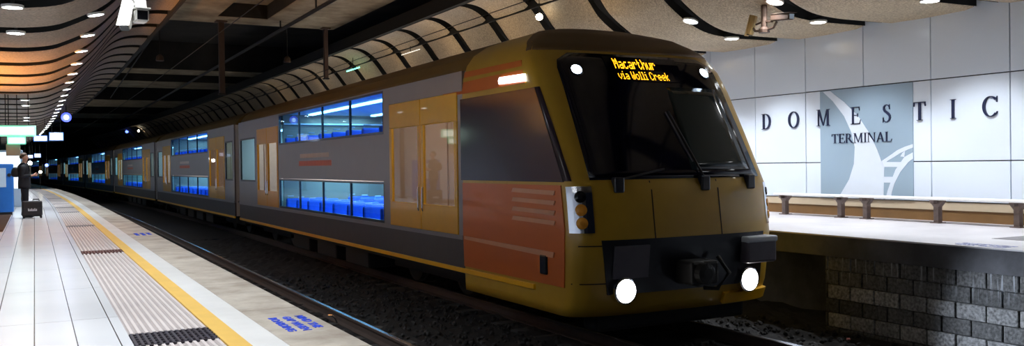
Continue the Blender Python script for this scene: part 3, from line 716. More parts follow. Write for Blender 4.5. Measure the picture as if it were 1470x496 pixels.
    for yb_ in ((y0+2.7 if cab else y0+2.6),y1-2.6):
        bg=MB(); 
        for s in (-1,1): bg.cbox(TX+s*1.0-.08,TX+s*1.0+.08,yb_-1.7,yb_+1.7,-1.95,-1.72,.03)
        bg.cbox(TX-1,TX+1,yb_-.2,yb_+.2,-1.95,-1.7,.03); b_=bg.build('bogie','rubber',root)
        for s in (-1,1):
            for dy in (-1.15,1.15):
                w=MB(); w.lathe([(.44,-.065),(.46,-.06),(.46,-.03),(.43,-.02),(.43,.06),(.36,.07),(.12,.05)],(TX+s*.79,yb_+dy,RZ+.475),(s,0,0),24); w.build('wheel','dark_metal',b_)

# leading carriage
CY=9.0
lead=thing('train_carriage','leading train carriage with yellow cab front, black windscreen and lit headlights','train carriage',(TX,19.,RZ),'carriages of the train')
car_shell(lead,12.25,29.0,[('door',12.42,15.40),('deck',15.72,23.72),('door',23.85,26.4),('win',26.65,28.75)],True)
# nose shell + cab sides
zs=[-1.88,-1.75,-1.6,-1.4,-1.2,-.95,-.7,-.45,-.3,-.15,0,.2,.4,.6,.8,1.0,1.15,1.3,1.4,1.5,1.6,1.66,1.74,1.8,1.86,1.92,1.96,1.985,2.0]
qs=[math.sin(PI/2*k/16) for k in range(17)]
xsn=[-q for q in reversed(qs)]+qs[1:]
m=MB(); n=len(xsn)+2; vs=[]
for z in zs:
    vs.append((TX-hw(z),12.26,z))
    for q in xsn: vs.append(tuple(surf(q*hw(z),z)))
    vs.append((TX+hw(z),12.26,z))
m.add(vs,[(j*n+i,j*n+i+1,(j+1)*n+i+1,(j+1)*n+i) for j in range(len(zs)-1) for i in range(n-1)]+[tuple(range(n))])
nose=m.build('cab_shell','train_yellow',lead,smooth=True)
def cap(z,base,zt,k): 
    return base if z<zt-k else base-(k-math.sqrt(max(0,k*k-(z-(zt-k))**2)))
mk=lambda s:(lambda z:s*cap(z,1.36-.035*(z+.2),1.47,.22))
m=patch(mk(-1),mk(1),-.20,1.47,.014,20,16); mask=m.build('windscreen_mask','mask_black',lead,smooth=True)
patch(lambda z:.18+.08*(z),lambda z:1.20-.05*z,-.10,1.02,.0160,10,10).build('windscreen','screen_glass',lead,smooth=True)['label']='driver side windscreen pane'
patch(lambda z:-.999*hw(z),lambda z:.999*hw(z),1.52,1.985,.012,40,12).build('roof_cap','roof_cap_brown',lead,smooth=True)
patch(lambda z:-1.609,lambda z:-1.61+.055-.02*z,-.21,1.0,.013,12,10).build('cab_side_window','cab_window',lead)
# destination display with amber dot-matrix words
dsp=patch(-.60,.62,1.09,1.43,.022,8,4).build('destination_display','mask_black',lead)
F={'M':['10001','11011','10101','10101','10001','10001','10001'],'a':['00000','00000','01110','00001','01111','10001','01111'],'c':['00000','00000','01110','10000','10000','10001','01110'],'r':['00000','00000','10110','11001','10000','10000','10000'],'t':['01000','01000','11100','01000','01000','01001','00110'],'h':['10000','10000','10110','11001','10001','10001','10001'],'u':['00000','00000','10001','10001','10001','10011','01101'],'v':['00000','00000','10001','10001','10001','01010','00100'],'i':['010','000','110','010','010','010','111'],'W':['10001','10001','10001','10101','10101','10101','01010'],'o':['00000','00000','01110','10001','10001','10001','01110'],'l':['110','010','010','010','010','010','111'],'C':['01110','10001','10000','10000','10000','10001','01110'],'e':['00000','00000','01110','10001','11111','10000','01110'],'k':['10000','10000','10010','10100','11000','10100','10010'],' ':['00']*7}
def led(txt,x0,z0,pw,ph,bold):
    m=MB(); cx=0
    for ch in txt:
        g=F[ch]
        for r_,row in enumerate(g):
            for c_,bit in enumerate(row):
                if bit=='1':
                    x=x0+(cx+c_)*pw; z=z0+(6-r_)*ph; p=surf(x,z); nn=snorm(x,z); sx=pw*.5*bold; sz=ph*.5*bold
                    tx=Vector((1,0,0)); tz=nn.cross(tx).normalized(); a=p+nn*.0215; b=p+nn*.028
                    if tz.z<0: tz=-tz
                    q=[(-1,-1),(1,-1),(1,1),(-1,1)]
                    m.add([a+tx*sx*u+tz*sz*v for u,v in q]+[b+tx*sx*.8*u+tz*sz*.8*v for u,v in q],[(0,3,2,1),(4,5,6,7),(0,1,5,4),(1,2,6,5),(2,3,7,6),(3,0,4,7)])
        cx+=len(g[0])+1
    return m
led('Macarthur',-.46,1.268,.0128,.0205,.92).build('line_text','led_amber',dsp)['label']='amber word Macarthur'
for wd,xo in (('via',0),('Wolli',19),('Creek',46)): led(wd,-.46+xo*.0112,1.115,.0112,.0165,.80).build('line_text','led_amber',dsp)['label']='amber word '+wd
def on_nose(x,z,prof,name,mat,parent,seg=20,tilt=None):
    p=surf(x,z); nn=Vector(tilt).normalized() if tilt else snorm(x,z)
    return MB().lathe(prof,p,nn,seg).build(name,mat,parent)
for x,z in ((-1.07,1.22),(1.07,1.25)):
    o=on_nose(x,z,[(.10,-.02),(.10,.02),(.085,.03)],'marker_light','train_black',lead); on_nose(x,z,[(.082,.02),(.07,.034)],'lens','marker_lamp',o)
    lamp_light(surf(x,z)+snorm(x,z)*.08,30,'marker_lamp',.05,2.2,.8,(.45,.65,1.),(0,-1,-.1))
# apron, pods, headlights
patch(lambda z:-1.20-.16*(z+1.55),lambda z:1.30,-1.60,-.93,.016,16,6).build('front_apron','train_black',lead)
patch(-1.14,-.66,-1.40,-1.0,.05,6,4).build('headlight_pod','pod_grey',lead)
m=MB(); pr=surf(1.28,-1.1); m.cbox(TX+.86,TX+1.38,pr.y-.20,pr.y+.2,-1.33,-.985,.035); m.build('headlight_pod','pod_grey',lead)
m=MB(); m.cbox(TX+.855,TX+1.385,pr.y-.215,pr.y+.1,-1.06,-.98,.02); m.build('pod_lid','seat_frame',lead)
for x in (-1.0,1.0):
    z=-1.555
    o=on_nose(x,z,[(.15,-.10),(.165,.06),(.165,.09),(.145,.10),(.135,.08),(.13,.03)],'headlight','chrome',lead,24,(0,-1,0)); on_nose(x,z,[(.128,.05),(.115,.085),(.05,.10)],'lens','head_lamp',o,24,(0,-1,0))
    p=surf(x,z); lamp_light((p.x,p.y-.14,p.z),900,'headlamp_beam',.08,1.5,.7,(.75,.85,1.0),(.12,-1,-.22))
patch(.62,1.50,-1.84,-1.70,.05,10,2).build('lower_lip','train_door_yellow',lead)['label']='bright yellow lip under the right headlight'
# chrome lamp cluster on the left cheek
z0,z1=-.84,-.28
cl=patch(lambda z:-1.60,lambda z:-1.37,z0,z1,.02,6,8).build('lamp_cluster','chrome',lead)
for z in (-.40,-.56,-.72):
    p=surf(-1.50,z); nn=snorm(-1.47,z); MB().lathe([(.075,.0),(.07,.03),(.03,.045)],p+nn*.012,nn,16).build('lamp','amber' if z<-.5 else 'lens_black',cl)
cr=patch(lambda z:1.44,lambda z:1.60,z0,z1,.006,6,8).build('lamp_cluster','chrome',lead)
for z in (-.40,-.56,-.72):
    p=surf(1.55,z); nn=snorm(1.53,z); MB().lathe([(.06,.0),(.055,.012),(.03,.018)],p+nn*.004,nn,16).build('lamp','amber' if z<-.5 else 'lens_black',cr)
# seams, latches and wipers
for x in (-.55,.52): patch(x-.008,x+.008,-.93,-.22,.003,1,6).build('panel_seam','seam_dark',lead)
patch(-1.55,-1.1,-1.005,-.99,.003,6,1).build('panel_seam','seam_dark',lead); patch(-1.58,-1.1,-1.47,-1.455,.003,6,1).build('panel_seam','seam_dark',lead)
for x in (-1.02,.30,1.12):
    m=MB(); p=surf(x,-.26); m.cbox(p.x-.07,p.x+.07,p.y-.06,p.y+.05,-.36,-.17,.02); m.build('wiper_motor','train_black',lead)
def wiper(x0,z0_,x1,z1_):
    P=[surf(x0+(x1-x0)*k/8,z0_+(z1_-z0_)*k/8)+snorm(x0+(x1-x0)*k/8,z0_+(z1_-z0_)*k/8)*.05 for k in range(9)]
    w=MB(); w.tube(P,.014,6); a=w.build('wiper','dark_metal',lead)
    B=[surf(x0+(x1-x0)*k/8-.03,z0_+(z1_-z0_)*k/8)+snorm(x0+(x1-x0)*k/8,z0_+(z1_-z0_)*k/8)*.032 for k in range(2,9)]
    MB().tube(B,.011,5).build('wiper_blade','pod_grey',a)
wiper(.30,-.22,.10,.66); wiper(-1.0,-.22,-.30,-.10)
# coupler
m=MB(); m.cbox(TX-.22,TX+.22,8.62,9.05,-1.52,-1.22,.04); m.lathe([(.13,0),(.13,.10),(.07,.12)],(TX-.06,8.62,-1.37),(0,-1,0),16); m.tube([(TX+.35,8.8,-1.2),(TX+.40,8.65,-1.4),(TX+.30,8.75,-1.6),(TX+.2,8.9,-1.6)],.03); m.build('coupler','dark_metal',lead)
# snow-plough / underside block
m=MB(); m.cbox(TX-1.2,TX+1.2,9.25,9.6,-2.1,-1.8,.05); m.build('cow_catcher','rubber',lead)
# cab side overlays (left side)
def sidepoly(pts,o,name,mat,par=None,label=None):
    m=MB(); m.prism(pts,lambda u,v,d:(TX-hw(v)-d,u,v),-.02,o); r=m.build(name,mat,par or lead)
    if label: r['label']=label
    return r
je=lambda z:yc(z)+ND
sidepoly([(je(-1.5)-.02,-1.52),(je(-1.2)-.02,-1.2),(je(-.8)-.02,-.8),(je(-.26)-.02,-.26),(12.25,-.26),(12.25,-1.06),(12.25,-1.52)],.012,'cab_side_panel','train_orange')
sidepoly([(je(-.22)-.10,-.22),(je(.2)-.10,.2),(je(.6)-.10,.6),(je(1.0)-.10,1.0),(12.3,1.0),(12.3,-.22)],.012,'cab_side_window','cab_window')
sidepoly([(je(1.10)+.1,1.08),(je(1.38)+.1,1.40),(13.4,1.42),(12.9,1.08)],.014,'cab_roof_band','train_orange')
sd=sidepoly([(10.26,1.10),(10.30,1.20),(11.0,1.215),(11.03,1.17),(11.0,1.12)],.03,'side_reflection','side_reflection',None,'glowing white strip for a lamp reflection on the cab side');  # platform lamp's reflection on the cab side, built as a glowing strip
for k in range(4):
    z=-.33-k*.125; sidepoly([(9.55,z-.055),(9.52,z),(10.62,z+.02),(10.66,z-.035)],.026,'vent_slat','train_orange_pale')
sidepoly([(9.6,-1.17),(9.57,-1.10),(12.2,-1.06),(12.2,-1.11)],.02,'cab_sill','train_orange_pale')
m=MB(); m.cbox(LX-.03,LX+.03,9.75,9.92,-1.4,-1.15,.02); m.build('side_step','train_black',lead)
m=MB(); m.cbox(LX-.014,LX+.03,10.1,12.27,-1.625,-1.555,.008); m.build('side_stripe','train_stripe',lead)
m=MB(); m.box(LX+.2,RX-.2,9.6,12.4,-1.75,-1.5); m.build('underframe','rubber',lead)
def bellows(y0,y1):
    b=MB(); k=0; y=y0
    prof=[(TX-1.1,-1.2),(TX-1.1,1.2),(TX+1.1,1.2),(TX+1.1,-1.2)]
    n=6; sts=[y0+(y1-y0)*i/(2*n) for i in range(2*n+1)]
    vs=[];fs=[]
    for i,yy_ in enumerate(sts):
        s=1. if i%2 else .95
        vs += [(TX+(x-TX)*s,yy_,z*s) for x,z in prof]
    for i in range(len(sts)-1):
        for q in range(4): fs.append((i*4+q,i*4+(q+1)%4,(i+1)*4+(q+1)%4,(i+1)*4+q))
    b.add(vs,fs); return b
bellows(29.0,29.95).build('gangway','rubber',lead)
# trailing carriage, then copies along the curve
C2=30.0; PIT=20.3
tr=thing('train_carriage','second double-deck carriage from the front, silver with blue windows and yellow doors','train carriage',(TX,39.65,RZ),'carriages of the train')
car_shell(tr,C2,49.3,[('win',30.25,31.45),('door',31.6,34.5),('deck',34.8,44.2),('door',44.45,47.1),('win',47.3,49.0)])
bellows(49.3,50.25).build('gangway','rubber',tr)
tr_y=39.65
def place(o,y):
    d=(bend(y+5)-bend(y-5))/10; o.location=(TX+bend(y),y,RZ+Z0); o.rotation_euler=(0,0,-math.atan(d))
place(tr,tr_y)
for k in range(1,6):
    c=copy_tree(tr); place(c,tr_y+PIT*k); c['label']='%s carriage from the front of the train, far down the platform'%ORD[k+1]
# light inside the carriages
def room_light(y0,y1,z,power,dx=0,col=(.80,.92,1.0)):
    L=bpy.data.lights.new('carriage_lamp','AREA'); L.shape='RECTANGLE'; L.size=1.6; L.size_y=y1-y0; L.energy=power; L.color=col
    o=bpy.data.objects.new('carriage_lamp',L); COL.objects.link(o); o.location=(TX+bend((y0+y1)/2),(y0+y1)/2,z+Z0)
for (a,b) in ((15.9,23.6),(35.,44.)):
    room_light(a,b,1.34,190); room_light(a,b,-.09,230)
for (a,b) in ((12.6,15.3),(24,28.6),(30.4,34.4),(44.6,48.9)): room_light(a,b,1.08,34,0,(1.,.86,.70))
for k in range(1,4):
    room_light(35+PIT*k,44+PIT*k,1.34,150,0,(.75,.95,1.)); room_light(35+PIT*k,44+PIT*k,-.09,150,0,(.6,1.,.95)); room_light(30.4+PIT*k,34.4+PIT*k,1.08,60,0,(.7,.85,1.)); room_light(44.6+PIT*k,48.9+PIT*k,1.08,60,0,(.6,1.,.9))

# ------------------------------------------------------------------ things over the tracks
def hung(z): return z
t=MB(); t.tube([(6.85,-5,4.3),(6.85,60,4.3),(6.6,90,4.3)],.055,8); 
for y in (6,12,18,24,28): t.box(6.83,6.87,y-.02,y+.02,4.3,4.595)
tag(t.build('conduit','dark_metal'),'long dark pipe running under the concrete ceiling above the tracks','pipe')
t=MB(); t.tube([(3.5,-5,4.45),(3.5,29,4.45),(4.2,60,4.45)],.03,6)
for y in (6,14,22,28): t.box(3.48,3.52,y-.02,y+.02,4.45,4.595)
tag(t.build('conduit','dark_metal'),'thin dark cable under the concrete ceiling left of the thicker pipe','pipe')
def droppost(x,y,zb,w,lab):
    o=thing('drop_post',lab,'post',(x,y,4.6),'overhead drop posts'); m=MB(); m.cbox(x-w,x+w,y-w,y+w,zb,4.55,.02); m.build('shaft','brown_metal',o)
    m=MB(); m.cbox(x-w*2,x+w*2,y-w*2,y+w*2,4.55,4.6,.01); m.build('mounting_plate','brown_metal',o)
    m=MB(); m.cbox(x-w*1.3,x+w*1.3,y-w*1.3,y+w*1.3,zb-.05,zb,.01); m.build('end_cap','dark_metal',o)
droppost(5.2,28.8,2.35,.085,'dark square drop post hanging from the ceiling edge above the train roof')
droppost(8.55,28.9,2.95,.07,'dark drop post hanging in front of the far canopy arches')
def hanglamp(x,y,zb,lab):
    o=thing('pendant_lamp',lab,'lamp',(x,y,4.6),'small pendant lamps'); m=MB(); m.tube([(x,y,4.6),(x,y,zb+.18)],.012,6); m.build('rod','dark_metal',o)
    m=MB(); m.lathe([(.03,.2),(.10,.14),(.12,.02),(.11,0)],(x,y,zb),(0,0,1),14); m.build('lamp_shade','brown_metal',o)
hanglamp(3.42,29.0,3.3,'small dark pendant on a thin rod below the left ceiling slab')
hanglamp(7.3,29.0,3.42,'small dark pendant on a thin rod below the right ceiling slab')
# wires of the overhead line
for x,z,lab in ((3.35,2.75,'thin overhead wire above the empty track'),(7.33,2.75,'thin overhead wire above the train roof')):
    t=MB(); t.tube([(x+bend(y),y,z) for y in yrange(10,110,8)],.009,5); tag(t.build('overhead_wire','dark_metal'),lab,'wire')
# fluorescent tubes hanging under the far canopy
def tube_lamp(x,y0,y1,z,mat,lab,r=.022):
    o=thing('hanging_tube_lamp',lab,'lamp',(x,(y0+y1)/2,z)); m=MB(); m.tube([(x,y0,z),(x,y1,z)],r,8); m.build('tube',mat,o)
    zt,_=prof_normal(PRS,x); m=MB(); m.tube([(x,(y0+y1)/2,z+.01),(x,(y0+y1)/2,zt+.08)],.010,6); m.build('rod','dark_metal',o)
tube_lamp(10.0,29.8,31.2,3.45,'teal_lamp','pale green tube lamp hanging on a rod under the far canopy')
glow('dim_white',(1,.95,.8),1.2)
tube_lamp(10.25,24.9,26.4,3.50,'dim_white','thin faint white tube lamp under the far canopy arches',.012)
tube_lamp(10.2,17.60,17.66,3.36,'warm_lamp','short bright warm lamp under the far canopy above the cab roof',.08)

# security cameras
def sec_cam(c,d,L,w,h,mat,lab,hood=True,face='lens_black'):
    d=Vector(d).normalized(); up=Vector((0,0,1)); a=d.cross(up).normalized(); u=a.cross(d).normalized(); M=Matrix((a,d,u)).transposed().to_4x4(); M.translation=Vector(c)
    o=thing('security_camera',lab,'camera',c)
    m=MB(); bm=bmesh.new(); bmesh.ops.create_cube(bm,size=1); bmesh.ops.scale(bm,vec=(w,L,h),verts=bm.verts); bmesh.ops.bevel(bm,geom=bm.edges[:],offset=min(w,h)*.12,segments=2,affect='EDGES'); m.bm(bm,M); m.build('housing',mat,o)
    if hood:
        m=MB(); bm=bmesh.new(); bmesh.ops.create_cube(bm,size=1); bmesh.ops.scale(bm,vec=(w*1.18,L*1.12,h*.08),verts=bm.verts); bmesh.ops.translate(bm,vec=(0,L*.06,h*.58),verts=bm.verts); m.bm(bm,M); m.build('sunshield',mat,o)
    m=MB(); bm=bmesh.new(); bmesh.ops.create_cube(bm,size=1); bmesh.ops.scale(bm,vec=(w*.76,.02,h*.74),verts=bm.verts); bmesh.ops.translate(bm,vec=(0,L/2+.004,0),verts=bm.verts); m.bm(bm,M); m.build('lens_window',face,o)
    return o
# pole under the near canopy with two white cameras
bx,by=.80,8.0
o=thing('camera_bracket','white angled ceiling bracket carrying two white cameras at the upper left','bracket',(bx-.08,by,2.26))
m=MB(); m.prism([(-.045,0),(.045,0),(.045,1.0),(-.045,1.0)],lambda u,v,d:(.705+u+.10*(1-v),by+d,1.29+v*.98),-.03,.03); m.build('arm','white_housing',o)
m=MB(); m.cbox(.62,.80,by-.09,by+.09,2.20,2.24,.01); m.build('mounting_plate','white_housing',o)
sec_cam((.695,by-.02,1.27),(-.16,-.45,-.60),.27,.085,.08,'white_housing','long white security camera tilted steeply down at the upper left')
sec_cam((.792,by-.05,1.265),(.04,-1,-.05),.22,.105,.10,'white_housing','white security camera with a square black window facing the viewer at the upper left')
px_,py_=11.3,11.68
o=thing('camera_pole','brown drop pole with a forked bracket holding two cameras under the far canopy','pole',(px_,py_,2.75))
zt,_=prof_normal(PRS,px_)
m=MB(); m.tube([(px_,py_,zt+.02),(px_,py_,2.30)],.055,12); m.lathe([(.10,.0),(.10,.06),(.04,.12)],(px_,py_,2.25),(0,0,1),12); m.build('shaft','brown_metal',o)
m=MB()
for s in (-1,1): m.tube([(px_,py_,2.28),(px_,py_+s*.22,2.31),(px_,py_+s*.30,2.40)],.022,6); m.tube([(px_,py_,2.45),(px_,py_+s*.2,2.42)],.018,6)
m.build('bracket','brown_metal',o)
sec_cam((px_,py_+.30,2.43),(-.05,.22,-.7),.34,.10,.10,'camera_tan','tan camera pointing down on the left of the brown pole by the wall')
sec_cam((px_,py_-.42,2.46),(-.12,-1,-.10),.50,.12,.11,'brown_metal','long brown camera on the right of the brown pole by the wall',True,'machine_light')

# ------------------------------------------------------------------ near platform, far down
def hanging_sign(x0,x1,y,z0,z1,mats,name,lab,cat,top=None,border=.04,depth=.10):
    y_=y; bx_=0
    o=thing(name,lab,cat,((x0+x1)/2,y_,z1))
    m=MB(); m.cbox(x0,x1,y_,y_+depth,z0,z1,.012); m.build('housing',mats[0],o)
    m=MB(); m.box(x0+border,x1-border,y_-.012,y_+.01,z0+border,z1-border); m.build('lit_face',mats[1],o)
    if top:
        m=MB()
        for x in (x0+(x1-x0)*.2,x0+(x1-x0)*.8): m.tube([(x,y_+depth/2,z1-.01),(x,y_+depth/2,top)],.012,6)
        m.build('hanger','dark_metal',o)
    return o
hanging_sign(-.80,.055,26.,.89,1.17,('exit_green','exit_white'),'exit_sign','wide glowing green and white sign hanging under the near canopy','sign',2.05,.05)
hanging_sign(-.60,-.18,26.02,.69,.885,('exit_green','exit_white'),'exit_sign','narrower glowing green sign directly below the wide green sign','sign',None,.035)
hanging_sign(-.63,-.31,26.14,.40,.70,('board_beige','board_beige'),'notice_board','plain beige board hanging below the green signs','board',2.05)
hanging_sign(-.02,.49,40.,1.17,1.42,('machine_blue','screen_lit'),'departure_screen','left screen of the nearer pair of glowing blue-white departure screens','screen',2.2,.03)
hanging_sign(.53,1.05,39.8,1.19,1.53,('machine_blue','screen_lit'),'departure_screen','right larger screen of the nearer pair of glowing departure screens','screen',2.5,.03)
hanging_sign(-.33,-.05,60.,.76,.97,('machine_blue','screen_lit'),'departure_screen','left screen of the small distant pair of departure screens','screen',2.0,.02)
hanging_sign(.0,.36,60.2,.80,1.05,('machine_blue','screen_lit'),'departure_screen','right screen of the small distant pair of departure screens','screen',2.0,.02)
o=thing('ticket_machine','tall blue machine with pale screen at the left edge of the near platform','machine',(-.95,29.6,PZ))
m=MB(); m.cbox(-1.35,-.54,29.4,30.1,PZ+.08,.22,.03); m.build('cabinet','machine_blue',o)
m=MB(); m.box(-1.32,-.58,29.45,30.05,PZ,PZ+.09); m.build('plinth','dark_metal',o)
m=MB(); m.cbox(-1.28,-.72,29.385,29.41,-.45,.1,.01); m.build('screen_panel','machine_light',o)
m=MB(); m.lathe([(.05,0),(.05,.02)],(-.64,29.39,-.1),(0,-1,0),12); m.build('keypad','dark_metal',o)
o=thing('lit_poster_case','bright pale lit panel standing behind the blue machine on the near platform','panel',(-1.,36.,PZ))
m=MB(); m.cbox(-1.5,-.35,36.,36.15,PZ,.75,.03); m.build('case','machine_light',o)
glow('poster_lit',(.72,.92,1.),1.3)
m=MB(); m.box(-1.42,-.43,35.985,36.01,-.6,.68); m.build('lit_face','poster_lit',o)
m=MB(); m.box(-2.2,-.60,21.3,29.2,PZ+.001,PZ+.012)
for k in range(26): m.box(-2.2,-.60,21.35+k*.3,21.5+k*.3,PZ+.012,PZ+.03)
tag(m.build('floor_grating','pit_brown'),'rust brown floor grating at the left edge of the near platform below the blue machine','grating')
# lamps in the far distance
def ctop(x,y):
    return 4.6 if x-bend(y)>3.1 and x-bend(y)<9 else prof_normal(PRS if x-bend(y)>5 else PLS,x-bend(y))[0]+.03
def ball(x,y,z,r,mat,name,lab,top=None):
    o=thing(name,lab,'light',(x,y,z)); m=MB(); m.lathe([(r*.3,-r*.95),(r*.75,-r*.66),(r,0),(r*.75,r*.66),(r*.3,r*.95)],(x,y,z),(0,-1,0),14); m.build('lens',mat,o)
    m=MB(); m.lathe([(r*1.1,.0),(r*1.15,.12),(r*.7,.2)],(x,y+r*.2,z),(0,1,0),14); m.build('housing','dark_metal',o)
    if top is not None: m=MB(); m.tube([(x,y+.1,z),(x,y+.1,ctop(x,y) if top>0 else top)],.02,6); m.build('stem','dark_metal',o)
glow('blue_core',(.55,.70,1.0),5.)
ball(1.16,40.,2.14,.11,'blue_core','signal_light','brilliant blue lamp at the tip of the row of canopy lights',2.55)
m=MB(); m.lathe([(.11,-.05),(.17,-.03),(.19,.03),(.12,.05)],(1.16,40.,2.14),(0,-1,0),20); m.build('halo_ring','blue_halo',[o for o in bpy.data.objects if o.name.startswith('signal_light')][0])  # the lamp's blue halo, shaped as a glowing ring
ball(.76,70.,.40,.11,'signal_blue','signal_light','small blue signal above the far end of the platform',3.0)
ball(.36,70.,-.06,.10,'warm_lamp','signal_light','small warm white lamp low at the far end of the platform',PZ)
for k,(x,z) in enumerate(((-.9,.62),(-.55,.75),(-.25,.55))):
    ball(x,69.,z,.13,'lamp_cool','globe_light','%s white globe lamp from the left at the far end of the near platform'%ORD[k],2.12)
ball(10.0+bend(88),88.,3.55,.10,'warm_lamp','signal_light','small white lamp far along the far canopy beside a blue one',3.95)
ball(10.0+bend(95),95.,3.75,.14,'signal_blue','signal_light','small blue lamp far along the far canopy beside a white one',3.95)
# platform posts near the far end
for y in (33.,48.):
    m=MB(); m.tube([(-1.3+bend(y),y,PZ),(-1.3+bend(y),y,2.02)],.09,12); m.lathe([(.16,0),(.16,.03)],(-1.3+bend(y),y,PZ),(0,0,1),12)
    tag(m.build('platform_column','dark_metal'),'dark round column standing %s on the near platform'%('behind the blue machine' if y<40 else 'far behind the lit panel'),'column')

# ------------------------------------------------------------------ passenger
def skin_mesh(joints,edges,sub=2,root=0):
    """joints: name->(pos,radius) ; returns an evaluated MB-like mesh"""
    names=list(joints); me=bpy.data.meshes.new('s'); me.from_pydata([joints[n][0] for n in names],[(names.index(a),names.index(b)) for a,b in edges],[])
    o=bpy.data.objects.new('s',me); COL.objects.link(o); sk=o.modifiers.new('k','SKIN'); sk.use_smooth_shade=True
    for i,n in enumerate(names):
        r=joints[n][1]; r=r if isinstance(r,tuple) else (r,r); me.skin_vertices[0].data[i].radius=r; me.skin_vertices[0].data[i].use_root=(i==root)
    sd=o.modifiers.new('b','SUBSURF'); sd.levels=sub; sd.render_levels=sub
    bpy.context.view_layer.update()
    ev=bpy.data.meshes.new_from_object(o.evaluated_get(bpy.context.evaluated_depsgraph_get())); bpy.data.objects.remove(o)
    m=MB(); m.add([tuple(v.co) for v in ev.vertices],[tuple(p.vertices) for p in ev.polygons]); return m
BX,BY=-.24,27.43
def P(f,s,z): return (BX+f,BY-s,PZ+z)         # f = towards the track, s = towards the camera
person=thing('person','person in a dark suit standing sideways on the near platform beside a black suitcase','person',(BX,BY,PZ))
J={'pelvis':(P(0,0,.95),(.13,.15)),'waist':(P(0,0,1.08),(.115,.14)),'chest':(P(-.01,0,1.28),(.12,.165)),'neckb':(P(-.02,0,1.42),(.055,.06)),'neck':(P(.0,0,1.50),.055),'jaw':(P(.025,0,1.565),(.075,.066)),'head':(P(.015,0,1.64),(.098,.078)),'crown':(P(.0,0,1.705),(.07,.06)),'nose':(P(.118,0,1.60),.013)}
E_=[('pelvis','waist'),('waist','chest'),('chest','neckb'),('neckb','neck'),('neck','jaw'),('jaw','head'),('head','crown'),('head','nose')]
for s,n in ((-1,'far'),(1,'near')):
    J['ear'+n]=(P(-.01,s*.085,1.615),.016); E_.append(('head','ear'+n))
    J['sh'+n]=(P(-.025,s*.185,1.36),.045); J['el'+n]=(P(-.06,s*.235,1.11),.045); J['wr'+n]=(P(.17,s*.17,1.13),.028); J['pa'+n]=(P(.245,s*.15,1.15),(.018,.034))
    E_+=[('neckb','sh'+n),('sh'+n,'el'+n),('el'+n,'wr'+n),('wr'+n,'pa'+n)]
    for q in range(4):
        a,b='fa%s%d'%(n,q),'fb%s%d'%(n,q); dz=.026-.017*q; L=(.052,.06,.056,.044)[q]
        J[a]=(P(.245+L*.75,s*.145,1.15+dz),.0085); J[b]=(P(.255+L*1.15,s*.115,1.15+dz),.0075); E_+=[('pa'+n,a),(a,b)]
    J['th'+n]=(P(.265,s*.125,1.205),.0095); J['ti'+n]=(P(.295,s*.11,1.215),.008); E_+=[('pa'+n,'th'+n),('th'+n,'ti'+n)]
    J['hip'+n]=(P(0,s*.09,.90),.088); J['kn'+n]=(P(.015*s,s*.095,.49),.058); J['an'+n]=(P(-.01+.02*s,s*.095,.09),.04); J['to'+n]=(P(.15+.02*s,s*.105,.035),.034)
    E_+=[('pelvis','hip'+n),('hip'+n,'kn'+n),('kn'+n,'an'+n),('an'+n,'to'+n)]
skin_mesh(J,E_,2).build('body','skin',person,smooth=True)
g={k:(p,tuple(c+.016 for c in (r if isinstance(r,tuple) else (r,r)))) for k,(p,r) in J.items()}
def rings(rows,seg=24):
    m=MB(); vs=[(BX+cx+rx*math.cos(2*PI*k/seg),BY+ry*math.sin(2*PI*k/seg),PZ+z) for z,cx,rx,ry in rows for k in range(seg)]
    fs=[(i*seg+k,i*seg+(k+1)%seg,(i+1)*seg+(k+1)%seg,(i+1)*seg+k) for i in range(len(rows)-1) for k in range(seg)]
    return m.add(vs,fs)
jm=rings([(.80,-.005,.120,.165),(.78,-.005,.150,.192),(.86,-.005,.156,.196),(.97,-.005,.152,.190),(1.08,-.005,.142,.178),(1.20,-.012,.150,.196),(1.30,-.018,.156,.212),(1.38,-.02,.142,.214),(1.425,-.02,.115,.180),(1.455,-.016,.086,.105),(1.475,-.012,.072,.076),(1.47,-.012,.060,.060)])
for n,sg in(('far',-1),('near',1)):
    q=skin_mesh({'a':(P(-.02,sg*.13,1.385),(.080,.075)),'b':(P(-.03,sg*.215,1.35),(.072,.068)),'c':(P(-.06,sg*.235,1.11),(.062,.060)),'d':(P(.06,sg*.20,1.125),(.052,.050)),'e':(P(.155,sg*.172,1.13),(.044,.042))},[('a','b'),('b','c'),('c','d'),('d','e')],2)
    jm.add(q.v,q.f)
jm.build('jacket','suit_black',person,smooth=True)
tm=rings([(1.0,0,.128,.150),(.93,0,.138,.165),(.86,0,.138,.172),(.80,0,.125,.170)])
for sg in(-1,1): tm.tube([P(0,sg*.082,.93),P(0,sg*.086,.80),P(.005,sg*.092,.64),P(.015*sg,sg*.095,.49),P(.0,sg*.095,.30),P(-.01+.02*sg,sg*.095,.06)],[.098,.100,.088,.077,.070,.066],16)
tm.build('trousers','suit_black',person,smooth=True)
for n,s in(('far',-1),('near',1)):
    a=J['an'+n][0]; t_=J['to'+n][0]
    m=skin_mesh({'h':((a[0]-.04,a[1],PZ+.045),(.043,.043)),'m':((a[0]+.06,a[1],PZ+.045),(.045,.045)),'t':((t_[0]+.05,t_[1],PZ+.035),(.034,.036))},[('h','m'),('m','t')],2)
    m.v=[(x,y,max(z,PZ+.002)) for x,y,z in m.v]; m.build('shoe','suit_black',person,smooth=True)
m=MB()
for rr,hh in (): pass
m.lathe([(.062,1.455),(.066,1.47),(.061,1.505)],(BX-.012,BY,PZ),(0,0,1),16); m.build('shirt_collar','shirt_white',person)
hm=MB(); bm=bmesh.new(); bmesh.ops.create_uvsphere(bm,u_segments=18,v_segments=12,radius=1)
bmesh.ops.delete(bm,geom=[v for v in bm.verts if v.co.z<-.25+1.0*v.co.x],context='VERTS')
bmesh.ops.solidify(bm,geom=bm.faces[:],thickness=.03)
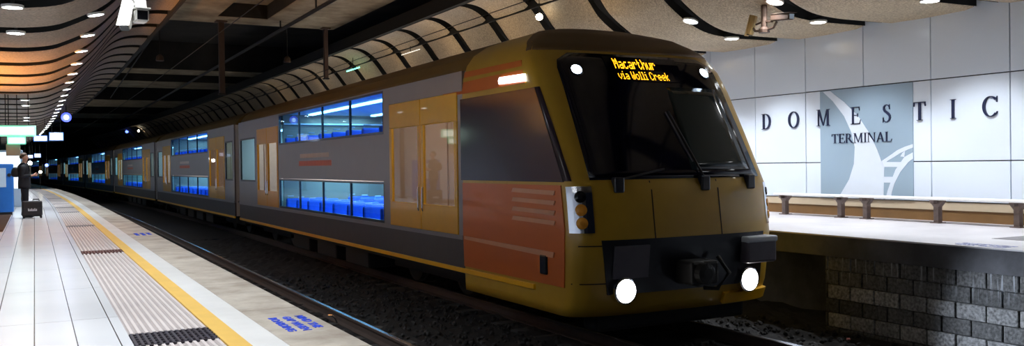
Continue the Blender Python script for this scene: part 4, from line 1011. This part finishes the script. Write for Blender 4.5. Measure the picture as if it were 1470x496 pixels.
for v in bm.verts: v.co=Vector((v.co.x*.112-.010,v.co.y*.097,v.co.z*.106))
hm.bm(bm,Matrix.Translation(P(.005,0,1.645))); hm.build('hair','hair_brown',person,smooth=True)
for s in(-1,1):
    m=MB(); m.lathe([(.006,-.004),(.009,.0),(.004,.005)],P(.098,s*.03,1.635),(1,0,0),8); m.build('eye','lens_black',person)
m=MB(); m.cbox(*[v for v in (BX+.26,BX+.335,BY-.045,BY+.045,PZ+1.17,PZ+1.182)],.004)
tag(m.build('phone','phone_pale',origin=(BX+.3,BY,PZ+1.17)),'pale phone held in both hands by the standing person','phone')
bp_=skin_mesh({'a':(P(-.19,0,1.08),(.10,.13)),'b':(P(-.20,0,1.22),(.11,.14)),'c':(P(-.17,0,1.38),(.08,.11))},[('a','b'),('b','c')],2)
o=thing('backpack','dark backpack worn on the back of the standing person','backpack',P(-.19,0,1.0)); bp_.build('bag','case_black',o,smooth=True)
m=MB()
for s in(-1,1): m.tube([P(-.10,s*.11,1.44),P(-.01,s*.12,1.475),P(.10,s*.12,1.40),P(.125,s*.12,1.25),P(-.02,s*.17,1.06)],.016,6)
m.build('strap','case_black',o)
# suitcase
SX,SY=-.065,26.95
o=thing('suitcase','black wheeled suitcase with a small white mark on its side, beside the person','suitcase',(SX,SY,PZ))
m=MB(); m.cbox(SX-.25,SX+.24,SY-.12,SY+.12,PZ+.05,PZ+.46,.045); m.build('shell','case_black',o,smooth=False)
m=MB(); m.cbox(SX-.21,SX+.20,SY-.135,SY-.115,PZ+.09,PZ+.28,.02); m.build('front_pocket','case_black',o)
m=MB(); m.tube([(SX+.02,SY,PZ+.45),(SX+.02,SY,PZ+.50),(SX+.16,SY,PZ+.50),(SX+.16,SY,PZ+.45)],.014,8); m.build('handle','dark_metal',o)
for x in(-.2,.2):
    for y in(-.09,.09):
        m=MB(); m.lathe([(.028,-.014),(.030,0),(.028,.014)],(SX+x,SY+y,PZ+.030),(0,1,0),12); m.box(SX+x-.02,SX+x+.02,SY+y-.02,SY+y+.02,PZ+.045,PZ+.07); m.build('wheel','rubber',o)
m=MB()
for k in range(6): m.cbox(SX-.10+k*.037,SX-.078+k*.037,SY-.140,SY-.133,PZ+.20,PZ+.25+(.014 if k%2==0 else 0),.002)
m.box(SX-.10,SX+.11,SY-.1395,SY-.133,PZ+.198,PZ+.212); m.build('white_mark','shirt_white',o)

# ------------------------------------------------------------------ camera, world, view
f=1280.; yaw,pit,rol=math.radians(28.17),math.radians(-.52),math.radians(-.75)
c_,s_=math.cos,math.sin
fw=Vector((s_(yaw)*c_(pit),c_(yaw)*c_(pit),s_(pit))); rt=Vector((c_(yaw),-s_(yaw),0)); up=rt.cross(fw)
r2=rt*c_(rol)+up*s_(rol); u2=-rt*s_(rol)+up*c_(rol)
cam=bpy.data.cameras.new('camera'); co=bpy.data.objects.new('camera',cam); COL.objects.link(co)
M=Matrix((r2,u2,-fw)).transposed().to_4x4(); M.translation=Vector((0,0,Z0)); co.matrix_world=M
cam.sensor_fit='HORIZONTAL'; cam.sensor_width=36.; cam.lens=36.*f/1470.; cam.clip_start=.05; cam.clip_end=400
SC.camera=co
w=bpy.data.worlds.new('world'); SC.world=w; w.use_nodes=True; w.node_tree.nodes['Background'].inputs[0].default_value=(.10,.12,.2,1); w.node_tree.nodes['Background'].inputs[1].default_value=.02
vs_=SC.view_settings; vs_.view_transform='Standard'; vs_.look='None'; vs_.gamma=1.; vs_.exposure=0.; vs_.use_curve_mapping=False
SC.cycles.use_denoising=True; SC.cycles.max_bounces=8; SC.cycles.transparent_max_bounces=16; SC.cycles.sample_clamp_indirect=6.; SC.cycles.caustics_reflective=False; SC.cycles.caustics_refractive=False
